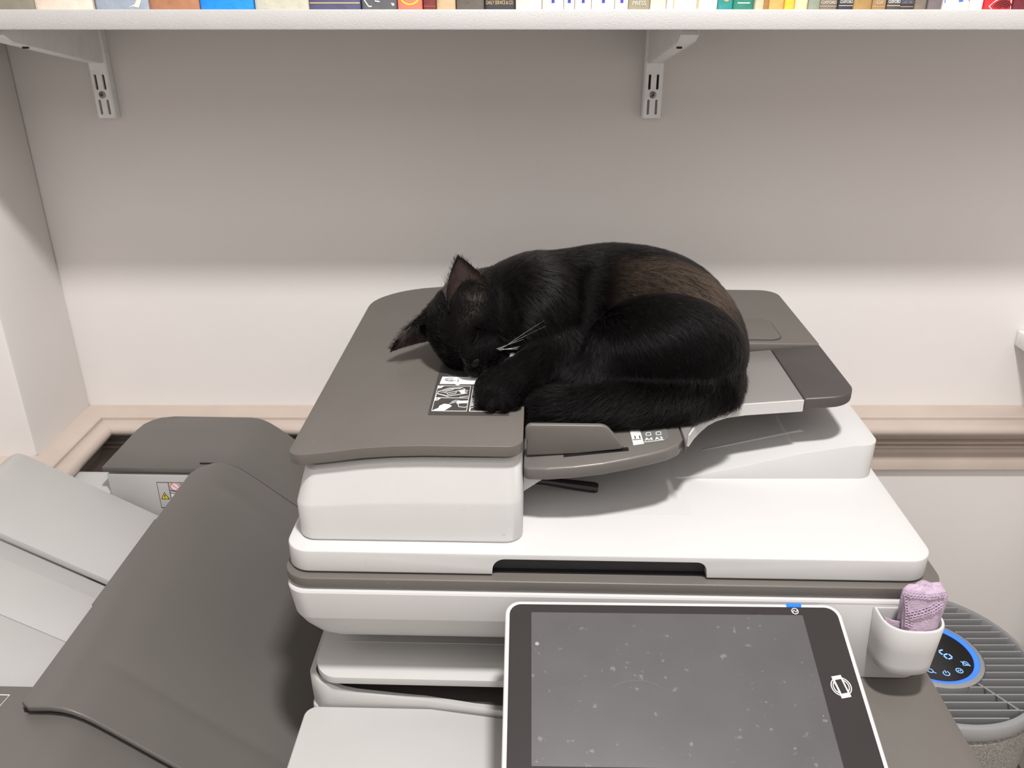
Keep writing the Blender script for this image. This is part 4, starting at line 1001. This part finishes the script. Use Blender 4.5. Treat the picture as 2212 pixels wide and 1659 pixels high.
    tt_ = np.clip(((q - ta_) @ (tz_ - ta_)) / ((tz_ - ta_) @ (tz_ - ta_)), 0, 1)
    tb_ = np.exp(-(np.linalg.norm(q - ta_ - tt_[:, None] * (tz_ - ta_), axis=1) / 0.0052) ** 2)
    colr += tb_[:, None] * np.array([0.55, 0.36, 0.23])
    colr *= RNG.uniform(0.6, 1.5, N)[:, None]
    wh = RNG.random(N) < 0.0012; colr[wh] = 0.5
    # ear-inside hairs
    ep = []; ec = []
    for (Vo, Vi, rows, cols, Tt, op_) in (E1, E2):
        for k in range(420):
            j = RNG.integers(1, cols - 1); i = RNG.integers(2, 8); p = Vi[i * cols + j]
            L_ = 0.016 * RNG.uniform(0.5, 1.1); dv = Tt * 0.55 + op_ * 0.65 + RNG.normal(0, 0.35, 3); dv /= np.linalg.norm(dv)
            ep.append(np.stack([p + dv * L_ * t + Tt * 0.004 * t * t for t in T])); ec.append(np.array([0.24, 0.17, 0.145]) * RNG.uniform(0.5, 1.5))
        for k in range(900):                      # short hair on the back of the ear and its rim
            j = RNG.integers(0, cols); i = RNG.integers(0, rows - 1); p = Vo[i * cols + j] + RNG.normal(0, 0.0009, 3)
            L_ = 0.0048 * RNG.uniform(0.6, 1.2); dv = Tt * 0.9 - op_ * 0.25 + RNG.normal(0, 0.15, 3); dv /= np.linalg.norm(dv)
            ep.append(np.stack([p + dv * L_ * t for t in T])); ec.append(np.array([0.008, 0.007, 0.007]))
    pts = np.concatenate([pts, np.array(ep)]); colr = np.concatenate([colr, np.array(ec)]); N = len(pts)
    hc = bpy.data.hair_curves.new('cat_fur'); hc.add_curves([K] * N)
    hc.attributes['position'].data.foreach_set('vector', (pts - np.array(CAT0)).astype(np.float32).ravel())
    ra = hc.attributes.get('radius') or hc.attributes.new('radius', 'FLOAT', 'POINT')
    rad = np.tile(np.array([0.00011, 0.00011, 0.00009, 0.00006, 0.00002]), N); ra.data.foreach_set('value', rad.astype(np.float32))
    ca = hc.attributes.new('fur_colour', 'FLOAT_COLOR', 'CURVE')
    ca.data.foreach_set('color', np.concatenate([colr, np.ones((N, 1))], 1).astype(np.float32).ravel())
    m = bpy.data.materials.new('cat_hair'); m.use_nodes = True; nt = m.node_tree; nt.nodes.clear()
    out = nt.nodes.new('ShaderNodeOutputMaterial'); hb_ = nt.nodes.new('ShaderNodeBsdfHairPrincipled'); hb_.parametrization = 'COLOR'
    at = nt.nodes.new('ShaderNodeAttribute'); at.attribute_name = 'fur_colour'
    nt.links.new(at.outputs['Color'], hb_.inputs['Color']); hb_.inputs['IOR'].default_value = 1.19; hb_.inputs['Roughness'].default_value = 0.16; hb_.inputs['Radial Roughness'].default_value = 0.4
    hb_.inputs['Random Roughness'].default_value = 0.3
    nt.links.new(hb_.outputs[0], out.inputs[0]); hc.materials.append(m)
    link('fur', hc, cat, kind='stuff', label='short glossy black fur with rusty brown and painted-in sheen')
fur()

# ------------------------------------------------------------------ holder on the scanner's corner, and the handkerchief in it
cu = mroot('holder_cup', 'small white holder fixed to the front right corner of the scanner', 'holder', 0.553, -0.025, 0.817)
def cup_plan(k, d=0.0):
    c0, hw, fr = 0.5490, 0.0272 * k - d, 0.0335 * k - d
    pts = [(c0 - hw, -0.0132 - d * 0.8)] + [(c0 - hw * math.cos(R(a)) ** 0.75 if a < 90 else c0 + hw * (-math.cos(R(a))) ** 0.75, -0.0132 - 0.010 - (fr - 0.010) * math.sin(R(a)) ** 0.8) for a in range(0, 181, 12)] + [(c0 + hw, -0.0132 - d * 0.8)]
    return pts
def ring_(k, z, d=0.0): return [(p, q, z) for p, q in cup_plan(k, d)]
add('cup_wall', loft([ring_(0.86, 0.8170), ring_(0.905, 0.8190), ring_(0.915, 0.826), ring_(0.95, 0.842), ring_(1.0, 0.8660), ring_(0.995, 0.8672, 0.0006), ring_(0.995, 0.8672, 0.0022), ring_(0.985, 0.864, 0.0028), ring_(0.92, 0.822, 0.0028)]), WHITE, cu, smooth=40)
add('mounting_plate', box(0.525, 0.573, -0.0131, -0.0127, 0.822, 0.866), WHITE, cu)

hk = mroot('handkerchief', 'crumpled mauve handkerchief with lace edge stuffed in the white holder', 'cloth', 0.556, -0.025, 0.825)
MAUVE = mat('mauve_cotton', (0.45, 0.345, 0.44), 0.85, 0.08, 120, 0.4, 500)
def hk_body():
    rings = []; n = 40
    prof = [(0.8235, 0.45), (0.830, 0.62), (0.838, 0.74), (0.848, 0.84), (0.862, 0.92), (0.874, 0.93), (0.884, 0.96), (0.892, 0.97), (0.8975, 0.93), (0.9000, 0.80), (0.9005, 0.35)]
    for i, (z, k) in enumerate(prof):
        ring = []; t = (z - 0.806) / 0.10
        for j in range(n):
            a = 2 * math.pi * j / n
            f = 1 + 0.09 * math.sin(3 * a + 1.2 + 2.5 * t) + 0.05 * math.sin(7 * a - 3 * t) + 0.03 * math.sin(11 * a + 6 * t)
            x = 0.5525 + 0.0020 * t + 0.0182 * k * f * math.cos(a); y = -0.0285 + 0.0015 * t + 0.0098 * k * f * math.sin(a)
            ring.append((x, y, z + 0.0022 * math.sin(2 * a + 0.6) * t + 0.0015 * math.sin(5 * a) * t))
        rings.append(ring)
    return loft(rings)
hb0 = add('folded_cloth', hk_body(), MAUVE, hk, smooth=60)
def flap(pts, th=0.0012):          # a bent strip of cloth given by two edges
    A, B = pts; V = []; n = len(A)
    for off_ in (0, th):
        V += [(x, y - off_, z) for x, y, z in A] + [(x, y - off_, z) for x, y, z in B]
    F = [[i, i + 1, n + i + 1, n + i] for i in range(n - 1)] + [[2 * n + i, 3 * n + i, 3 * n + i + 1, 2 * n + i + 1] for i in range(n - 1)]
    F += [[i, 2 * n + i, 2 * n + i + 1, i + 1] for i in range(n - 1)] + [[n + i, n + i + 1, 3 * n + i + 1, 3 * n + i] for i in range(n - 1)] + [[0, n, 3 * n, 2 * n], [n - 1, 3 * n - 1, 4 * n - 1, 2 * n - 1]]
    return V, F
add('cloth_corner', flap(([(0.5249, -0.0289, 0.8695), (0.5302, -0.0308, 0.8680), (0.5357, -0.0328, 0.8680), (0.5402, -0.0351, 0.8710)], [(0.5275, -0.0312, 0.8490), (0.5330, -0.0336, 0.8490), (0.5374, -0.0355, 0.8490), (0.5420, -0.0363, 0.8490)])), MAUVE, hk, smooth=60)
add('front_fold', flap(([(0.5334, -0.0347, 0.8990), (0.5374, -0.0379, 0.8985), (0.5438, -0.0390, 0.8975), (0.5519, -0.0390, 0.8980), (0.5608, -0.0379, 0.8990), (0.5667, -0.0339, 0.8975)], [(0.5374, -0.0390, 0.8510), (0.5411, -0.0410, 0.8510), (0.5464, -0.0418, 0.8510), (0.5537, -0.0421, 0.8510), (0.5617, -0.0410, 0.8510), (0.5676, -0.0379, 0.8510)])), MAUVE, hk, smooth=60)
# lace: small loops along the hem
def loop_ring(c, ax1, ax2, r=0.0013, n=8):
    c = Vector(c); a1 = Vector(ax1); a2 = Vector(ax2)
    return tube([tuple(c + a1 * r * math.cos(2 * math.pi * k / n) + a2 * r * math.sin(2 * math.pi * k / n)) for k in range(n + 1)], 0.00042, 4, False)
def hem(P, rows, step=0.0027):
    P = [Vector(p) for p in P]; out = []
    for a, b in zip(P, P[1:]):
        d = (b - a); L = d.length; d.normalize(); nrm = Vector((0, -1, 0.25)).normalized(); dn = nrm.cross(d).normalized()
        k = 0
        while k * step < L:
            for r_ in range(rows): out.append(loop_ring(a + d * (k * step + (0.5 * step if r_ % 2 else 0)) + dn * 0.0024 * r_ - Vector((0, 0.0016, 0)), d, dn))
            k += 1
    return join(*out)
for P_, rw in (([(0.5334, -0.0350, 0.9000), (0.5374, -0.0382, 0.9000), (0.5519, -0.0395, 0.8995), (0.5608, -0.0382, 0.9000), (0.5671, -0.0343, 0.8985)], 2), ([(0.5343, -0.0359, 0.8975), (0.5366, -0.0386, 0.8850), (0.5379, -0.0402, 0.8710)], 3), ([(0.5402, -0.0407, 0.8790), (0.5483, -0.0414, 0.8825), (0.5572, -0.0407, 0.8865), (0.5658, -0.0379, 0.8915)], 3)):
    add('lace_hem', hem(P_, rw), MAUVE, hk, smooth=60, kind='stuff')

# ------------------------------------------------------------------ air purifier beside the copier
AX, AY, AZ, AR = 0.560, 0.8760, 0.557, 0.1300
ap = root('air_purifier', 'round grey air purifier with blue lit display right of the copier', 'air purifier', (AX, AY, 0.0))
GREYP = mat('purifier_grey', (0.27, 0.27, 0.27), 0.4, 0.03); GREYD = mat('purifier_grey_dark', (0.075, 0.075, 0.08), 0.5); GREYS = mat('purifier_slat_grey', (0.33, 0.33, 0.33), 0.35)
FABR = mat('grey_woven_fabric', (0.26, 0.25, 0.225), 0.9, 0.45, 420, 0.8, 700)
add('fabric_body', lathe([(0.120, 0.03), (AR - 0.001, 0.035), (AR - 0.001, AZ - 0.030), (AR - 0.004, AZ - 0.026)], 0, 0, 72), FABR, ap)
add('foot_ring', lathe([(0.112, 0.0), (0.114, 0.0), (0.118, 0.03), (0.100, 0.03)], 0, 0, 72), GREYD, ap)
add('top_ring', lathe([(AR - 0.004, AZ - 0.026), (AR + 0.001, AZ - 0.020), (AR + 0.001, AZ - 0.003), (AR - 0.002, AZ), (AR - 0.006, AZ), (AR - 0.008, AZ - 0.004), (AR - 0.008, AZ - 0.024)], 0, 0, 96, False), GREYP, ap, smooth=50)
add('duct_floor', lathe([(0.001, AZ - 0.0245), (AR - 0.0085, AZ - 0.0245), (AR - 0.0085, AZ - 0.0225), (0.001, AZ - 0.0225)], 0, 0, 64), GREYD, ap)
DR = 0.0605
pitch = 0.0128
for k in range(-9, 10):
    yy = k * pitch + 0.002
    if abs(yy) > AR - 0.012: continue
    xo = math.sqrt((AR - 0.0085) ** 2 - yy * yy)
    spans = [(-xo, xo)]
    if abs(yy) < DR + 0.004:
        xi = math.sqrt(max(0, (DR + 0.005) ** 2 - yy * yy)); spans = [(-xo, -xi), (xi, xo)]
    for a, b in spans:
        if b - a < 0.004: continue
        add('grille_slat', prism([(yy + 0.0030, AZ - 0.0170), (yy + 0.0010, AZ - 0.0008), (yy - 0.0012, AZ - 0.0004), (yy + 0.0012, AZ - 0.0170)], a, b, 'x'), GREYS, ap)
for a in (-58, -122):
    add('grille_rib', tube([(DR * 1.1 * math.cos(R(a)), DR * 1.1 * math.sin(R(a)), AZ - 0.0008), ((AR - 0.010) * math.cos(R(a)), (AR - 0.010) * math.sin(R(a)), AZ - 0.0008)], 0.0012, 6), GREYP, ap)
add('display_housing', lathe([(DR + 0.004, AZ - 0.024), (DR + 0.004, AZ - 0.001), (DR + 0.001, AZ + 0.001), (DR - 0.002, AZ + 0.001), (DR - 0.002, AZ - 0.024)], 0, 0, 72, False), GREYP, ap, smooth=50)
add('light_ring', lathe([(DR - 0.0022, AZ - 0.004), (DR - 0.0022, AZ + 0.0006), (DR - 0.0085, AZ - 0.0012), (DR - 0.0085, AZ - 0.004)], 0, 0, 96, False), DISPB, ap, smooth=50)
dsp = add('display_glass', lathe([(0.0005, AZ - 0.0015), (DR - 0.0087, AZ - 0.0015), (DR - 0.0087, AZ - 0.0045), (0.0005, AZ - 0.0045)], 0, 0, 72), mat('display_black', (0.006, 0.006, 0.008), 0.12), ap)
def on_d(x, y, h): return (x, y, AZ - 0.0014 + h)
def on_g(x, y, h, a=R(20)): return (0.0183 + x * math.cos(a) - y * math.sin(a), -0.0029 + x * math.sin(a) + y * math.cos(a), AZ - 0.0014 + h)
def segd(*p): return stroke(list(p), 0.0019, on_g)
g1, g2 = 0.0082, 0.0043
add('digit', join(segd((-0.0031, g1), (0.0031, g1)), segd((-g2, g1 - 0.0012), (-g2, 0.0012)), segd((-0.0031, 0), (0.0031, 0)), segd((-g2, -0.0012), (-g2, 0.0012 - g1)), segd((g2, -0.0012), (g2, 0.0012 - g1)), segd((-0.0031, -g1), (0.0031, -g1))), DISPL, dsp, smooth=0)
add('display_lettering', text_vf('PM2.5', 0.0080, lambda x, y, h: on_d(0.0020 + x, 0.0139 + y, h)), DISPB, dsp, smooth=0)
def icon(name, cx, cy, *s_): add(name, join(*[stroke([(cx + a, cy + b) for a, b in p], 0.0010, on_d) for p in s_]), DISPL, dsp, smooth=0)
icon('power_icon', 0.0032, -0.0377, arc(0, 0, 0.0040, 0.0040, -240, 60, 14), [(0, 0.0005), (0, 0.0055)])
icon('search_icon', -0.0155, -0.0328, arc(0, 0, 0.0034, 0.0034, 0, 350, 14), [(0.0026, -0.0022), (0.0058, -0.0046)])
icon('mode_icon', 0.0224, -0.0328, arc(0, 0, 0.0042, 0.0042, 0, 350, 16), [(-0.0025, -0.0015), (-0.0008, 0.0013), (0.0008, -0.0013), (0.0025, 0.0015)])
icon('bell_icon', 0.0364, -0.0201, [(-0.0040, -0.0030), (-0.0027, 0.0025), (0.0003, 0.0040), (0.0030, 0.0025), (0.0040, -0.0030), (-0.0040, -0.0030)], [(-0.0045, 0.0040), (0.0045, -0.0045)])

# ------------------------------------------------------------------ right edge of the view
rs = root('side_shelf_board', 'white shelf board on the wall at the right edge of the picture', 'shelf', (1.10, WY - 0.001, 0.866))
add('board', box(-0.306, 0.30, -0.240, 0.0, -0.0125, 0.0125), METW, rs, bev=0.002)
for bx in (-0.10, 0.20):
    add('batten', box(bx - 0.012, bx + 0.012, -0.20, 0.0, -0.040, -0.0127), METW, rs)
cb = root('storage_cabinet', 'pale grey cabinet against the wall at the lower right edge', 'cabinet', (1.21, 1.10, 0.0))
CABM = mat('cabinet_grey', (0.40, 0.375, 0.35), 0.5, 0.04)
add('carcass', box(-0.25, 0.25, -0.135, 0.115, 0.03, 0.43), CABM, cb, bev=0.003)
add('plinth', box(-0.24, 0.24, -0.12, 0.11, 0.0, 0.0299), DARK, cb)
add('cabinet_top', box(-0.255, 0.255, -0.14, 0.115, 0.4301, 0.45), CABM, cb, bev=0.003)
for sx in (-1, 1):
    dd = add('door', box(min(0, sx * 0.248) + 0.001, max(0, sx * 0.248) - 0.001, -0.152, -0.1355, 0.04, 0.425), CABM, cb, bev=0.002)
    add('knob', lathe([(0.004, 0), (0.004, 0.012), (0.010, 0.016), (0.010, 0.022), (0.002, 0.026)], 0, 0, 20), METW, dd)
    dd.children[0].rotation_euler = (R(90), 0, 0); dd.children[0].location = (sx * 0.03, -0.152, 0.25)
bg = root('plastic_bag', 'crumpled white plastic bag on the cabinet at the right edge', 'bag', (1.03, 1.15, 0.45))
BAGM = mat('bag_film', (0.62, 0.62, 0.60), 0.35, 0.05, 40, 0.5, 60)
def bag():
    rings = []; n = 36
    for i, (z, k) in enumerate([(0.0002, 0.55), (0.008, 0.85), (0.03, 1.0), (0.06, 0.98), (0.09, 0.82), (0.115, 0.55), (0.130, 0.30), (0.145, 0.34), (0.158, 0.42)]):
        rings.append([(0.072 * k * (1 + 0.10 * math.sin(3 * a + i) + 0.06 * math.sin(8 * a + 2 * i)) * math.cos(a), 0.060 * k * (1 + 0.12 * math.sin(4 * a - i)) * math.sin(a), z) for a in [2 * math.pi * j / n for j in range(n)]])
    return loft(rings)
add('bag_body', bag(), BAGM, bg, smooth=60)
add('bag_knot', tube([(0.0, 0, 0.128), (-0.03, -0.01, 0.150), (-0.055, -0.012, 0.168), (-0.062, -0.012, 0.185)], [0.006, 0.005, 0.0022, 0.001], 8), BAGM, bg, smooth=60)
